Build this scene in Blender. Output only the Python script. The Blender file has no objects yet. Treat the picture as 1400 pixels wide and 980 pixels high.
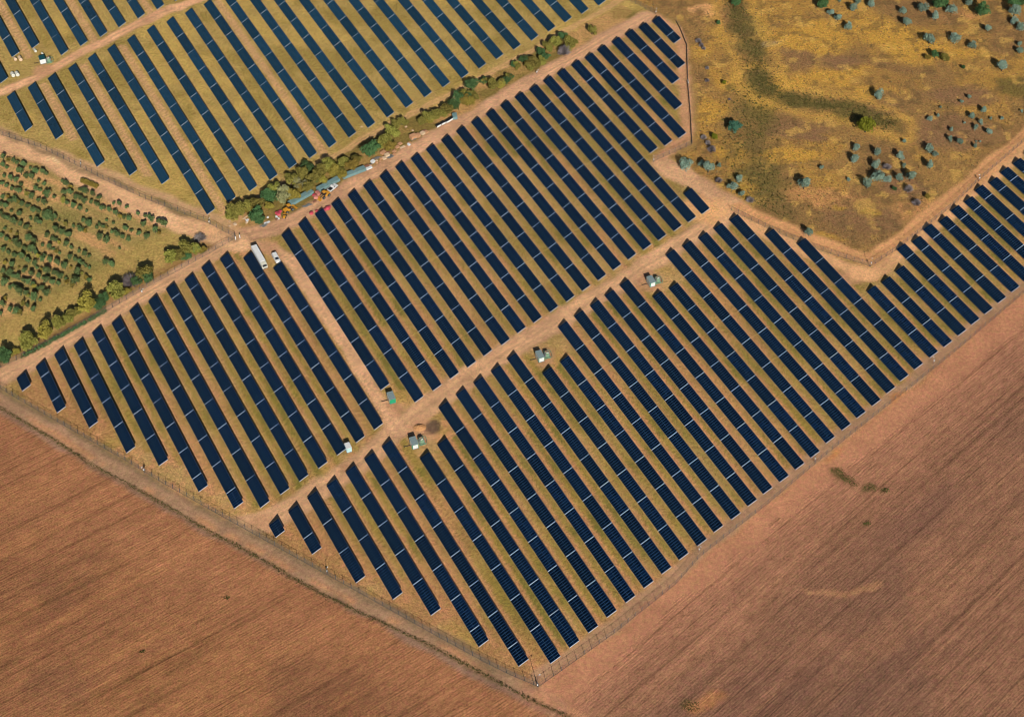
import bpy, bmesh, math, random
import numpy as np
from mathutils import Vector, Matrix
R = math.radians
scene = bpy.context.scene
COL = scene.collection

# ------------------------------------------------------------------ camera, sky, sun, exposure
cam_data = bpy.data.cameras.new('camera')
cam_data.sensor_width = 36.0
cam_data.lens = 2300.0 / 1400.0 * 36.0
cam_data.clip_start = 1.0
cam_data.clip_end = 20000.0
cam = bpy.data.objects.new('camera', cam_data)
COL.objects.link(cam)
cam.matrix_world = (Matrix.Translation((0, 0, 463.66)) @ Matrix.Rotation(math.pi / 2 - R(47.6512), 4, 'X')
                    @ Matrix.Rotation(R(0.6101), 4, 'Z'))
scene.camera = cam

SUN_EL, SUN_AZ = 31.0, 167.2          # azimuth clockwise from +Y
sdir = Vector((math.sin(R(SUN_AZ)) * math.cos(R(SUN_EL)), math.cos(R(SUN_AZ)) * math.cos(R(SUN_EL)), math.sin(R(SUN_EL))))
world = bpy.data.worlds.new('World')
scene.world = world
world.use_nodes = True
wnt = world.node_tree
wnt.nodes.clear()
wo = wnt.nodes.new('ShaderNodeOutputWorld')
wb = wnt.nodes.new('ShaderNodeBackground')
wb.inputs['Strength'].default_value = 0.05
sky = wnt.nodes.new('ShaderNodeTexSky')
sky.sky_type = 'NISHITA'
sky.sun_disc = False
sky.air_density = 0.75
sky.dust_density = 0.3
sky.sun_elevation = R(SUN_EL)
sky.sun_rotation = R(SUN_AZ)
wnt.links.new(sky.outputs[0], wb.inputs[0])
wnt.links.new(wb.outputs[0], wo.inputs[0])
sl = bpy.data.lights.new('sun', 'SUN')
sl.energy = 5.0
sl.angle = R(0.5)
sl.color = (1.0, 0.95, 0.87)
so = bpy.data.objects.new('sun', sl)
so.rotation_euler = sdir.to_track_quat('Z', 'Y').to_euler()
so.location = (0, 300, 300)
COL.objects.link(so)
scene.view_settings.view_transform = 'Standard'
scene.view_settings.look = 'None'
scene.view_settings.exposure = 0.0
scene.view_settings.gamma = 1.0
scene.view_settings.use_curve_mapping = False
scene.cycles.max_bounces = 5
scene.cycles.diffuse_bounces = 0
scene.cycles.filter_width = 1.0
scene.cycles.transparent_max_bounces = 12

# ------------------------------------------------------------------ surveyed positions, metres on the ground plane
ROWS = [["A",-257.68,642.1,1.0406,0,5,0],["A",-249.85,648.17,1.0406,0,4,0],["A",-242.2,654.49,1.0406,0,4,0],["A",-234.98,662.12,1.0406,0,5,0],["A",-227.67,668.86,1.0406,0,5,0],["A",-213.34,663.43,1.0406,0,4,0],["A",-206.15,670.6,1.0406,0,4,0],["A",-191.83,665.08,1.0406,0,3,0],["A",-184.16,672.15,1.0406,0,3,0],["A",-176.96,678.6,1.0406,0,3,0],["B",-219.65,571.72,0.9829,0,2,0],["B",-211.91,578.18,0.9763,0,3,0],["B",-204.46,584.62,0.9861,0,5,0],["B",-196.82,591.63,0.9951,0,6,0],["B",-189.49,598.91,1.0029,0,7,0],["B",-182.0,605.65,1.0123,0,9,0],["B",-174.29,612.59,1.0096,0,9,0],["B",-166.55,619.93,1.0131,0,9,0],["B",-158.7,626.36,1.0084,0,9,0],["B",-151.16,633.07,1.0038,0,9,0],["B",-143.46,639.81,1.0047,0,9,0],["B",-137.86,650.49,1.0406,0,9,0],["B",-130.06,657.13,1.0406,0,9,0],["B",-122.44,663.56,1.0406,0,9,0],["B",-114.71,670.6,1.0406,0,9,0],["B",-106.97,677.2,1.0406,0,9,0],["B",-99.25,684.42,1.0406,0,9,0],["B",-91.57,691.44,1.0406,0,9,0],["B",-83.56,697.93,1.0406,0,9,0],["B",-76.06,704.75,1.0406,0,9,0],["B",-68.5,711.56,1.0406,0,9,0],["B",-60.82,718.55,1.0406,0,9,0],["B",-52.91,725.37,1.0406,0,9,0],["B",-45.2,732.26,1.0406,0,9,0],["B",-37.66,739.24,1.0406,0,9,0],["B",-29.86,745.85,1.0406,0,9,0],["B",-21.92,752.33,1.0406,0,9,0],["C",-92.4,487.08,0.9908,0,7,0],["C",-86.31,493.51,0.9966,0,8,0],["C",-80.16,499.46,0.9995,0,8,0],["C",-74.01,505.55,1.0009,0,8,0],["C",-67.75,510.97,0.9985,0,8,0],["C",-61.8,516.81,0.9986,0,8,0],["C",-55.45,522.77,1.0021,0,8,0],["C",-49.28,528.56,0.9977,0,8,0],["C",-43.12,533.95,0.9964,0,8,0],["C",-37.01,539.87,0.9988,0,8,0],["C",-30.85,545.98,1.0033,0,8,0],["C",-24.7,551.86,1.0037,0,8,0],["C",-18.48,557.88,1.0054,0,8,0],["C",-12.33,563.48,1.0031,0,8,0],["C",-6.15,569.27,1.0017,0,8,0],["C",-0.0,575.05,1.0035,0,8,0],["C",6.3,580.41,1.0014,0,8,0],["C",12.4,586.57,1.0092,0,8,0],["C",18.51,591.78,1.0088,0,8,0],["C",24.88,597.88,1.0005,0,5,0],["C",30.98,603.22,1.0098,0,5,0],["C",36.73,609.05,1.0235,0,5,0],["C",43.32,614.93,1.0037,0,4,0],["C",49.54,620.82,1.0052,0,3,0],["C",55.95,625.85,0.9897,0,2,7],["C",62.23,630.8,0.9581,0,1,6],["C",69.46,514.19,1.0518,0,1,0],["D",-181.91,409.31,0.9575,7,0,0],["D",-176.06,415.19,0.9743,6,1,6],["D",-170.35,421.39,0.9943,6,2,7],["D",-163.97,426.11,0.9776,6,4,0],["D",-158.34,432.75,0.9889,6,5,0],["D",-151.78,437.8,0.9795,6,6,6],["D",-146.15,444.38,0.9935,6,7,7],["D",-139.72,449.57,0.9878,6,8,0],["D",-133.93,456.21,0.9967,6,8,0],["D",-127.41,461.31,0.9882,6,8,0],["D",-121.8,468.11,0.998,6,8,0],["D",-115.17,473.13,0.9874,6,8,0],["D",-106.07,473.74,0.9903,0,8,0],["D",-93.72,468.43,0.9941,0,7,0],["E",-82.31,343.83,0.9332,0,0,6],["E",-76.3,349.76,0.9875,0,1,7],["E",-70.31,355.85,1.0034,0,3,0],["E",-64.05,361.16,1.0015,0,4,0],["E",-57.93,367.29,1.0084,0,5,0],["E",-51.74,373.16,1.0117,0,6,6],["E",-45.87,378.93,1.0124,0,7,7],["E",-32.21,373.76,1.0141,0,7,0],["E",-26.23,380.04,1.0183,0,7,0],["E",-26.41,397.41,1.0149,0,8,0],["E",-20.32,403.66,1.0171,0,8,0],["E",-14.02,409.57,1.0184,0,8,0],["E",-7.71,415.29,1.0168,0,8,0],["E",-1.81,421.64,1.0235,0,8,0],["E",11.26,414.74,1.0153,0,7,0],["E",17.8,420.55,1.015,0,7,0],["E",17.35,438.15,1.0135,0,8,0],["E",23.5,443.98,1.0176,0,8,0],["E",29.72,449.65,1.0163,0,8,0],["E",35.52,455.18,1.0174,0,8,0],["E",41.51,460.94,1.0222,0,8,0],["E",53.96,454.81,1.0256,0,7,0],["E",60.5,459.42,1.0152,0,7,0],["E",60.28,477.93,1.0129,0,8,0],["E",67.17,483.07,1.0034,0,8,0],["E",73.87,487.9,0.9927,0,8,0],["E",80.33,493.42,0.9893,0,8,0],["E",87.07,498.63,0.9789,0,8,0],["E",100.7,490.37,0.9445,0,7,0],["E",112.85,485.23,0.947,0,6,0],["E",137.07,459.02,0.9804,0,3,0],["E",143.48,464.06,0.968,0,3,0],["E",149.72,470.22,0.9746,0,3,0],["E",152.12,482.72,1.0061,6,3,0],["E",158.84,487.15,0.9757,6,3,0],["E",164.39,494.35,1.0062,6,3,0],["E",171.47,499.06,0.9742,6,3,0],["E",177.34,505.57,0.9912,6,3,0],["E",183.78,510.99,0.982,6,3,0],["E",189.33,518.04,1.0127,6,3,0],["E",196.08,522.9,0.9898,6,3,0],["E",201.96,529.35,1.0057,6,3,0],["E",208.25,535.04,1.0031,6,3,0],["E",214.08,541.58,1.0212,6,3,0]]
F1 = [[-206.0,417.1],[-187.2,405.1],[-179.5,399.9],[-156.8,385.3],[-135.6,371.8],[-122.7,363.0],[-93.9,344.8],[-62.1,324.9],[-41.2,311.8],[-22.7,300.2],[-7.7,291.0],[0.4,286.5],[9.2,282.3]]
FR = [[9.4,282.1],[11.4,283.7],[34.2,302.5],[55.5,322.2],[64.2,333.4],[89.2,356.0],[114.1,380.2],[164.4,426.8],[185.1,446.9],[198.3,460.0],[227.2,487.9]]
F2 = [[-110.6,485.7],[-121.0,475.9],[-131.7,466.3],[-143.0,456.5],[-156.3,443.4],[-171.8,429.4],[-182.9,420.0],[-189.4,415.1],[-203.3,405.2]]
F3 = [[-238.7,558.8],[-217.6,547.6],[-198.9,539.4],[-179.8,527.2],[-169.5,520.1],[-149.6,508.1],[-122.1,494.0],[-110.6,486.1]]
F5 = [[53.1,646.9],[64.3,637.2]]
F5B = [[73.2,631.5],[74.8,625.5],[77.0,613.7],[75.8,586.0],[75.6,564.0],[75.0,546.0],[58.3,534.7]]
F6 = [[88.4,505.1],[102.3,494.5],[121.5,482.5],[140.6,473.5],[151.0,482.1],[162.9,493.5],[178.1,508.6],[192.0,524.5],[214.1,548.0],[240.4,576.6]]
WEEDS = [[-203.7,407.0],[-185.3,395.9],[-177.6,390.8],[-162.5,380.8],[-147.6,370.0],[-133.3,361.4],[-119.3,352.6],[-102.2,341.3],[-85.4,331.5],[-72.3,322.7],[-59.5,315.0],[-47.0,308.3],[-38.3,303.9],[-28.6,298.7],[-16.6,291.7],[1.1,281.1],[9.7,276.2],[18.3,271.7],[35.2,263.4]]
FIELDL = [[-203.7,407.0],[-185.3,395.9],[-177.6,390.8],[-162.5,380.8],[-147.6,370.0],[-133.3,361.4],[-119.3,352.6],[-102.2,341.3],[-85.4,331.5],[-72.3,322.7],[-59.5,315.0],[-47.0,308.3],[-38.3,303.9],[-28.6,298.7],[-16.6,291.7],[1.1,281.1],[9.7,276.2],[18.3,271.7],[30.7,264.4],[43.6,207.5],[-248.9,204.3],[-352.6,493.0]]
FIELDR = [[19.4,266.3],[21.9,278.0],[36.3,295.6],[61.4,318.6],[88.0,343.5],[116.3,370.3],[146.2,397.4],[171.3,419.6],[194.5,440.5],[266.5,504.8],[544.4,656.8],[333.9,199.9],[43.1,196.8]]
FARM = [[-206.0,417.1],[-187.2,405.1],[-156.8,385.3],[-122.7,363.0],[-93.9,344.8],[-62.1,324.9],[-41.2,311.8],[-22.7,300.2],[0.4,286.5],[9.2,282.3],[34.2,302.5],[64.2,333.4],[114.1,380.2],[164.4,426.8],[198.3,460.0],[274.0,534.0],[300.0,635.5],[240.4,576.6],[214.1,548.0],[192.0,524.5],[162.9,493.5],[140.6,473.5],[121.5,482.5],[102.3,494.5],[88.4,505.1],[77.3,516.4],[58.3,534.7],[75.0,546.0],[75.7,586.0],[76.8,614.2],[73.5,631.6],[64.1,638.1],[53.1,648.0],[46.8,683.1],[-555.3,672.0],[-325.4,597.7],[-217.6,547.6],[-179.8,527.2],[-149.6,508.3],[-122.1,494.0],[-110.6,486.1],[-131.7,466.3],[-156.3,443.4],[-183.0,420.0]]
ORCH = [[-513.4,584.1],[-236.7,550.1],[-215.7,538.6],[-178.0,516.8],[-138.6,494.2],[-126.5,487.1],[-132.9,474.5],[-159.9,447.6],[-181.0,427.4],[-203.7,407.0],[-316.7,393.0]]
SCRUB = [[53.2,650.9],[64.2,639.2],[73.7,634.3],[77.7,618.0],[79.1,589.1],[77.7,544.8],[66.3,534.4],[88.9,510.8],[102.8,500.1],[122.3,489.7],[140.2,481.5],[161.8,499.7],[190.9,530.4],[213.5,552.7],[241.3,580.7],[348.6,688.6],[315.9,853.7],[-3.3,847.0]]
TREESTRIP = [[-113.1,496.7],[-111.1,509.8],[-91.5,523.6],[-62.8,547.3],[-32.7,569.6],[-1.4,600.7],[21.6,620.8],[48.9,643.4],[57.0,635.7],[31.3,608.1],[-1.2,577.6],[-32.0,548.7],[-55.5,527.8],[-83.5,501.5],[-105.9,490.4]]
ROADS = [["CENTRAL",4.6,[[-93.7,343.0],[-81.5,346.2],[-65.7,360.4],[-51.3,373.6],[-40.5,388.3],[-26.5,402.4],[-13.5,415.8],[-0.0,427.1],[16.5,441.3],[42.4,463.3],[66.5,485.9],[83.6,500.6],[91.5,506.4],[77.5,519.5],[61.7,532.9]]],["CTRACK",4.2,[[-110.8,487.3],[-95.8,491.8],[-83.5,501.5],[-61.2,522.7],[-32.0,549.7],[-1.2,579.6],[31.3,609.1],[51.7,628.4],[60.3,635.8]]],["DTRACK",4.0,[[-197.6,403.5],[-188.4,410.4],[-174.5,422.3],[-153.5,443.0],[-128.9,466.4],[-116.1,478.9],[-108.3,486.1]]],["SERVICE",2.9,[[-102.0,482.0],[-95.4,480.0],[-86.6,472.7],[-76.4,453.9],[-60.1,423.6],[-44.7,394.1],[-40.4,386.6]]],["FROAD",4.2,[[-204.4,409.8],[-185.9,398.7],[-163.1,384.2],[-134.8,365.6],[-102.6,344.7],[-85.8,335.1],[-59.8,319.1],[-38.5,307.0],[-22.6,297.7],[-1.2,284.3],[14.9,275.3]]],["OROAD",4.6,[[-237.4,553.0],[-216.3,541.9],[-196.3,533.8],[-165.2,512.5],[-139.0,496.7],[-120.1,487.2],[-107.8,481.9]]],["BIN",2.3,[[-231.6,555.0],[-217.8,548.5],[-180.4,530.4],[-150.3,512.8],[-121.5,497.9],[-110.1,489.0]]],["UPPER",2.6,[[-234.3,567.2],[-223.5,575.4],[-209.7,586.2],[-195.2,603.1],[-179.8,618.4],[-163.8,632.9],[-147.0,644.4],[-128.8,662.0]]],["BPATH",1.6,[[-111.3,491.6],[-110.0,501.1],[-99.1,515.3],[-77.3,535.3],[-54.0,555.5],[-26.7,578.7],[-1.4,601.2],[25.0,626.3],[52.5,650.3]]],["HEADR",7.0,[[12.2,279.2],[34.1,298.9],[63.8,328.9],[113.4,374.5],[163.4,421.3],[196.9,452.9],[232.8,487.2]]],["RIN",2.2,[[9.2,285.8],[34.3,305.4],[64.3,335.9],[114.6,383.9],[165.1,431.0],[199.3,464.8]]],["F6IN",3.0,[[91.0,499.9],[102.0,491.5],[121.1,479.2],[139.8,468.0],[164.1,491.6],[191.2,520.4],[215.1,545.2]]],["F6OUT",3.2,[[91.6,507.3],[121.9,486.7],[141.1,477.4],[162.9,497.1],[192.6,528.1],[216.6,552.8],[240.9,579.1]]],["F5IN",2.6,[[63.7,635.8],[73.2,626.0],[75.4,612.6],[74.4,586.5],[73.3,548.5],[60.4,538.0]]]]
PADS = [[-43.0,396.9,3.5],[-31.7,386.7,6.0],[12.3,422.8,5.0],[53.8,463.9,5.0],[-97.3,480.8,4.0],[132.7,467.9,5.0],[-56.7,369.6,2.5],[-84.4,345.3,4.0],[-207.7,591.9,5.0],[76.8,509.3,5.0]]
BLOBS = [[133.9,619.0,25.2,19.8,"y"],[173.2,616.9,25.2,21.6,"y"],[153.2,590.3,33.6,12.6,"y"],[125.9,606.5,12.6,7.92,"p"],[145.1,603.2,11.2,6.48,"p"],[120.9,589.8,14.0,7.2,"y"],[125.7,574.7,25.2,5.04,"o"],[146.7,565.2,14.0,5.04,"o"],[104.8,626.6,9.8,21.6,"o"],[106.2,569.4,7.0,21.6,"o"],[101.2,531.2,12.6,21.6,"o"],[120.7,557.5,16.8,7.2,"p"],[115.6,538.4,16.8,6.48,"y"],[126.2,550.4,8.4,2.88,"p"],[160.0,570.3,11.2,7.2,"p"],[193.4,580.9,22.4,9.0,"p"],[216.8,586.3,11.2,10.8,"o"],[186.1,556.1,25.2,14.4,"p"],[128.0,513.6,19.6,9.0,"t"],[141.3,500.7,19.6,9.0,"p"],[113.3,487.4,8.4,2.88,"y"],[125.2,489.7,11.2,2.88,"y"],[144.8,505.1,5.6,2.88,"Y"],[133.2,507.1,2.8,1.8,"Y"],[89.9,604.9,14.0,21.6,"y"],[84.1,569.1,11.2,14.4,"y"],[94.0,637.5,12.6,9.0,"t"],[86.0,642.9,7.0,3.6,"s"],[90.7,638.5,5.6,2.16,"s"],[90.9,517.5,11.2,7.2,"y"],[91.3,540.3,11.2,9.0,"y"],[159.0,520.8,11.2,7.2,"p"],[165.7,505.4,11.2,7.2,"t"],[203.0,617.5,16.8,14.4,"y"],[200.1,639.3,16.8,5.4,"t"],[115.4,615.9,5.6,3.6,"g"],[94.8,584.3,2.8,2.88,"o"]]
TREELINE = [[-113.4,497.1,2.2,"o"],[-111.3,498.4,2.75,"o"],[-108.8,500.7,2.48,"o"],[-103.7,497.2,2.75,"g"],[-103.6,503.9,2.48,"o"],[-102.2,494.8,1.93,"g"],[-99.4,508.5,2.48,"g"],[-98.9,502.8,1.65,"y"],[-97.5,512.4,2.2,"o"],[-93.2,507.3,3.03,"b"],[-91.5,517.8,2.48,"o"],[-89.7,509.4,2.48,"y"],[-87.5,515.2,2.48,"b"],[-87.2,521.8,2.2,"o"],[-85.8,527.2,1.93,"g"],[-83.6,514.0,2.2,"o"],[-82.1,519.3,2.48,"o"],[-79.7,522.9,2.48,"o"],[-78.4,518.7,1.93,"y"],[-76.2,527.3,2.48,"o"],[-74.1,524.1,2.2,"y"],[-71.1,522.4,1.93,"y"],[-70.7,529.8,2.2,"o"],[-67.2,527.8,2.2,"y"],[-65.7,532.1,1.65,"o"],[-60.4,536.6,3.16,"g"],[-56.2,541.6,1.93,"o"],[-54.4,542.5,3.03,"o"],[-52.1,540.2,1.93,"y"],[-52.0,549.9,2.48,"o"],[-50.5,554.5,1.93,"o"],[-47.8,556.5,1.93,"o"],[-39.4,557.1,1.93,"o"],[-37.0,558.7,2.2,"o"],[-34.2,560.7,2.2,"o"],[-31.5,562.4,2.06,"o"],[-28.7,564.2,2.2,"o"],[-26.3,568.1,1.93,"g"],[-24.2,571.7,2.2,"g"],[-22.8,576.0,1.65,"o"],[-21.7,571.2,2.2,"y"],[-19.5,570.2,1.93,"y"],[-18.8,581.3,2.2,"g"],[-18.0,573.5,1.65,"o"],[-13.4,585.2,1.65,"g"],[-9.2,581.5,2.2,"o"],[-6.4,582.3,1.65,"y"],[-6.1,584.3,1.65,"o"],[-3.4,587.2,1.1,"y"],[-2.6,587.8,1.38,"o"],[-1.6,588.0,1.24,"g"],[-0.7,597.3,1.24,"g"],[0.9,596.1,1.38,"o"],[5.0,599.2,1.24,"g"],[7.3,596.6,2.2,"o"],[10.3,596.9,1.65,"o"],[11.6,604.7,1.38,"g"],[13.6,602.2,1.65,"g"],[14.4,609.8,1.93,"o"],[18.1,612.7,2.2,"o"],[21.2,616.9,1.93,"g"],[21.7,606.5,2.48,"k"],[25.3,611.8,2.48,"o"],[34.6,621.3,1.93,"o"],[-113.1,498.9,1.46,"b"],[-109.8,499.8,1.35,"g"],[-107.0,501.1,1.65,"y"],[-103.5,502.6,1.09,"g"],[-100.3,506.6,1.09,"g"],[-97.0,512.3,1.18,"g"],[-87.5,513.7,1.72,"y"],[-87.2,519.8,1.07,"o"],[-87.9,523.9,1.76,"y"],[-82.0,519.4,1.65,"g"],[-81.3,521.2,1.71,"b"],[-79.5,520.5,1.46,"b"],[-75.2,526.0,1.71,"g"],[-73.6,523.9,1.78,"o"],[-71.7,523.5,1.78,"o"],[-70.4,529.2,0.98,"y"],[-65.5,533.2,1.47,"o"],[-58.8,539.6,1.72,"o"],[-54.6,544.7,1.03,"g"],[-52.4,541.1,1.2,"o"],[-52.7,550.7,1.22,"o"],[-48.3,557.1,1.39,"b"],[-37.0,560.6,1.77,"g"],[-36.0,559.0,1.74,"y"],[-31.6,563.6,0.97,"y"],[-29.2,565.7,1.45,"o"],[-28.4,565.5,1.52,"o"],[-25.5,571.2,1.45,"b"],[-24.5,572.6,1.21,"g"],[-22.7,576.0,1.27,"g"],[-20.6,573.2,1.63,"g"],[-18.9,576.4,1.5,"o"],[-13.0,584.9,1.54,"o"],[-6.7,582.3,1.15,"o"],[-5.9,583.9,1.43,"o"],[-6.2,585.4,1.12,"g"],[-3.7,585.6,1.49,"g"],[-3.0,588.3,1.62,"o"],[0.3,597.5,1.43,"o"],[3.9,600.3,1.74,"g"],[7.2,595.5,1.73,"o"],[7.4,596.4,1.58,"o"],[11.7,599.4,1.67,"o"],[11.3,606.0,1.62,"g"],[15.1,608.2,1.44,"o"],[15.5,612.4,1.16,"o"],[19.6,613.8,1.47,"o"],[23.1,608.2,1.63,"o"]]
HEDGE = [[-188.0,418.3,2.48,"g"],[-184.6,422.4,1.1,"y"],[-180.0,425.9,2.75,"o"],[-175.2,430.4,2.75,"y"],[-171.2,435.3,2.48,"o"],[-168.1,438.8,2.2,"o"],[-166.4,442.4,1.38,"o"],[-162.3,444.8,3.03,"y"],[-158.2,445.8,2.2,"g"],[-156.5,449.6,1.65,"g"],[-151.7,452.9,3.3,"o"],[-148.8,453.7,1.65,"y"],[-147.8,459.5,2.75,"k"],[-145.4,458.9,1.65,"g"],[-142.6,463.0,3.3,"o"],[-141.6,460.2,1.93,"g"],[-133.6,472.2,2.48,"o"],[-131.2,473.5,2.48,"o"],[-128.4,473.3,1.65,"g"],[-128.2,476.9,2.48,"o"],[-125.4,476.8,2.2,"o"],[-124.5,484.6,1.65,"k"],[-122.3,477.1,1.38,"y"],[-187.5,420.1,1.64,"o"],[-171.3,436.8,1.07,"o"],[-167.3,441.0,1.59,"o"],[-165.5,443.8,1.35,"o"],[-159.1,448.3,1.0,"g"],[-156.2,450.9,1.38,"y"],[-152.7,455.3,1.28,"y"],[-148.0,461.2,1.06,"o"],[-144.4,464.9,1.11,"y"],[-142.3,463.0,1.49,"o"],[-132.6,474.7,1.37,"y"],[-130.0,474.7,1.16,"y"],[-129.3,477.1,1.31,"o"],[-125.8,476.6,1.62,"y"],[-125.0,477.4,1.57,"g"]]
SHRUBS = [[140.7,643.2,2.48,"g"],[144.5,637.5,1.38,"s"],[147.2,633.4,1.65,"s"],[151.0,626.6,1.65,"s"],[155.0,641.1,1.65,"s"],[149.6,647.3,0.83,"s"],[163.3,644.1,1.93,"s"],[158.4,646.7,1.38,"s"],[178.0,639.0,1.79,"s"],[178.2,630.1,1.93,"s"],[186.9,640.9,2.2,"s"],[192.0,634.3,1.93,"s"],[194.5,644.1,2.2,"g"],[198.5,646.3,1.38,"g"],[200.2,640.3,1.93,"s"],[209.5,646.0,1.65,"s"],[213.6,638.7,2.61,"g"],[228.7,638.6,2.48,"s"],[227.4,632.3,1.65,"s"],[229.4,627.7,1.65,"s"],[229.7,645.4,2.48,"g"],[234.0,647.0,1.65,"g"],[186.3,617.3,2.2,"s"],[198.4,619.1,1.93,"s"],[205.1,614.0,1.65,"s"],[214.3,626.2,1.38,"s"],[184.0,605.6,1.1,"y"],[187.3,606.8,1.65,"g"],[191.5,604.8,1.65,"o"],[198.7,599.0,0.83,"g"],[226.7,616.4,1.1,"s"],[225.8,610.3,1.38,"s"],[215.5,597.9,2.2,"s"],[202.4,568.8,1.38,"s"],[196.5,564.5,1.51,"s"],[178.0,563.1,1.1,"s"],[182.1,565.4,0.83,"s"],[197.5,578.0,0.83,"s"],[193.8,575.2,0.83,"s"],[199.5,561.1,1.1,"s"],[196.7,557.6,0.96,"s"],[209.2,564.3,0.69,"s"],[201.9,554.4,1.24,"s"],[185.8,556.0,0.96,"s"],[184.4,549.6,1.1,"s"],[188.3,547.8,1.38,"s"],[194.1,545.4,0.83,"s"],[204.3,564.3,0.55,"s"],[192.6,561.4,0.55,"s"],[174.5,542.8,1.65,"s"],[197.2,549.4,0.41,"s"],[195.6,549.4,0.41,"s"],[184.1,571.8,0.55,"s"],[218.7,569.2,0.55,"s"],[143.8,543.0,1.24,"s"],[142.4,535.6,1.65,"s"],[152.5,539.7,1.65,"s"],[150.0,531.8,1.65,"s"],[150.2,524.1,2.2,"s"],[154.1,523.1,1.38,"s"],[145.1,519.2,1.79,"s"],[161.4,537.7,1.51,"s"],[162.4,532.6,0.96,"s"],[159.3,523.5,1.51,"s"],[163.8,524.3,1.93,"s"],[176.6,540.0,1.1,"s"],[173.2,531.7,1.65,"s"],[165.1,548.2,0.83,"s"],[138.3,523.9,0.69,"s"],[156.4,518.6,0.83,"g"],[169.1,513.5,1.1,"y"],[164.2,509.9,1.65,"k"],[155.2,531.8,1.38,"k"],[162.1,517.9,1.65,"k"],[71.3,530.6,2.2,"s"],[77.9,531.9,1.1,"s"],[80.6,528.2,2.06,"s"],[85.3,531.5,0.83,"s"],[92.9,522.8,1.24,"s"],[90.8,517.7,1.65,"s"],[88.4,518.5,1.1,"s"],[93.1,513.6,1.24,"s"],[84.5,549.4,1.24,"Y"],[81.7,546.0,1.1,"k"],[82.9,541.6,1.38,"k"],[84.5,522.5,1.38,"k"],[96.4,510.6,1.38,"k"],[80.1,549.7,1.1,"k"],[119.2,518.6,2.2,"s"],[127.8,531.0,0.83,"s"],[118.2,490.7,1.79,"s"],[149.3,555.3,3.58,"Y"],[157.4,577.3,2.06,"s"],[101.3,644.1,1.93,"g"],[92.3,629.8,0.83,"g"],[93.9,554.5,2.48,"G"],[91.6,586.4,0.83,"Y"],[93.1,575.7,0.55,"k"],[85.0,597.1,0.83,"k"],[84.4,588.3,0.83,"k"],[83.5,613.4,1.1,"k"],[82.4,616.6,1.1,"k"],[84.4,611.3,0.83,"k"]]
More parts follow.
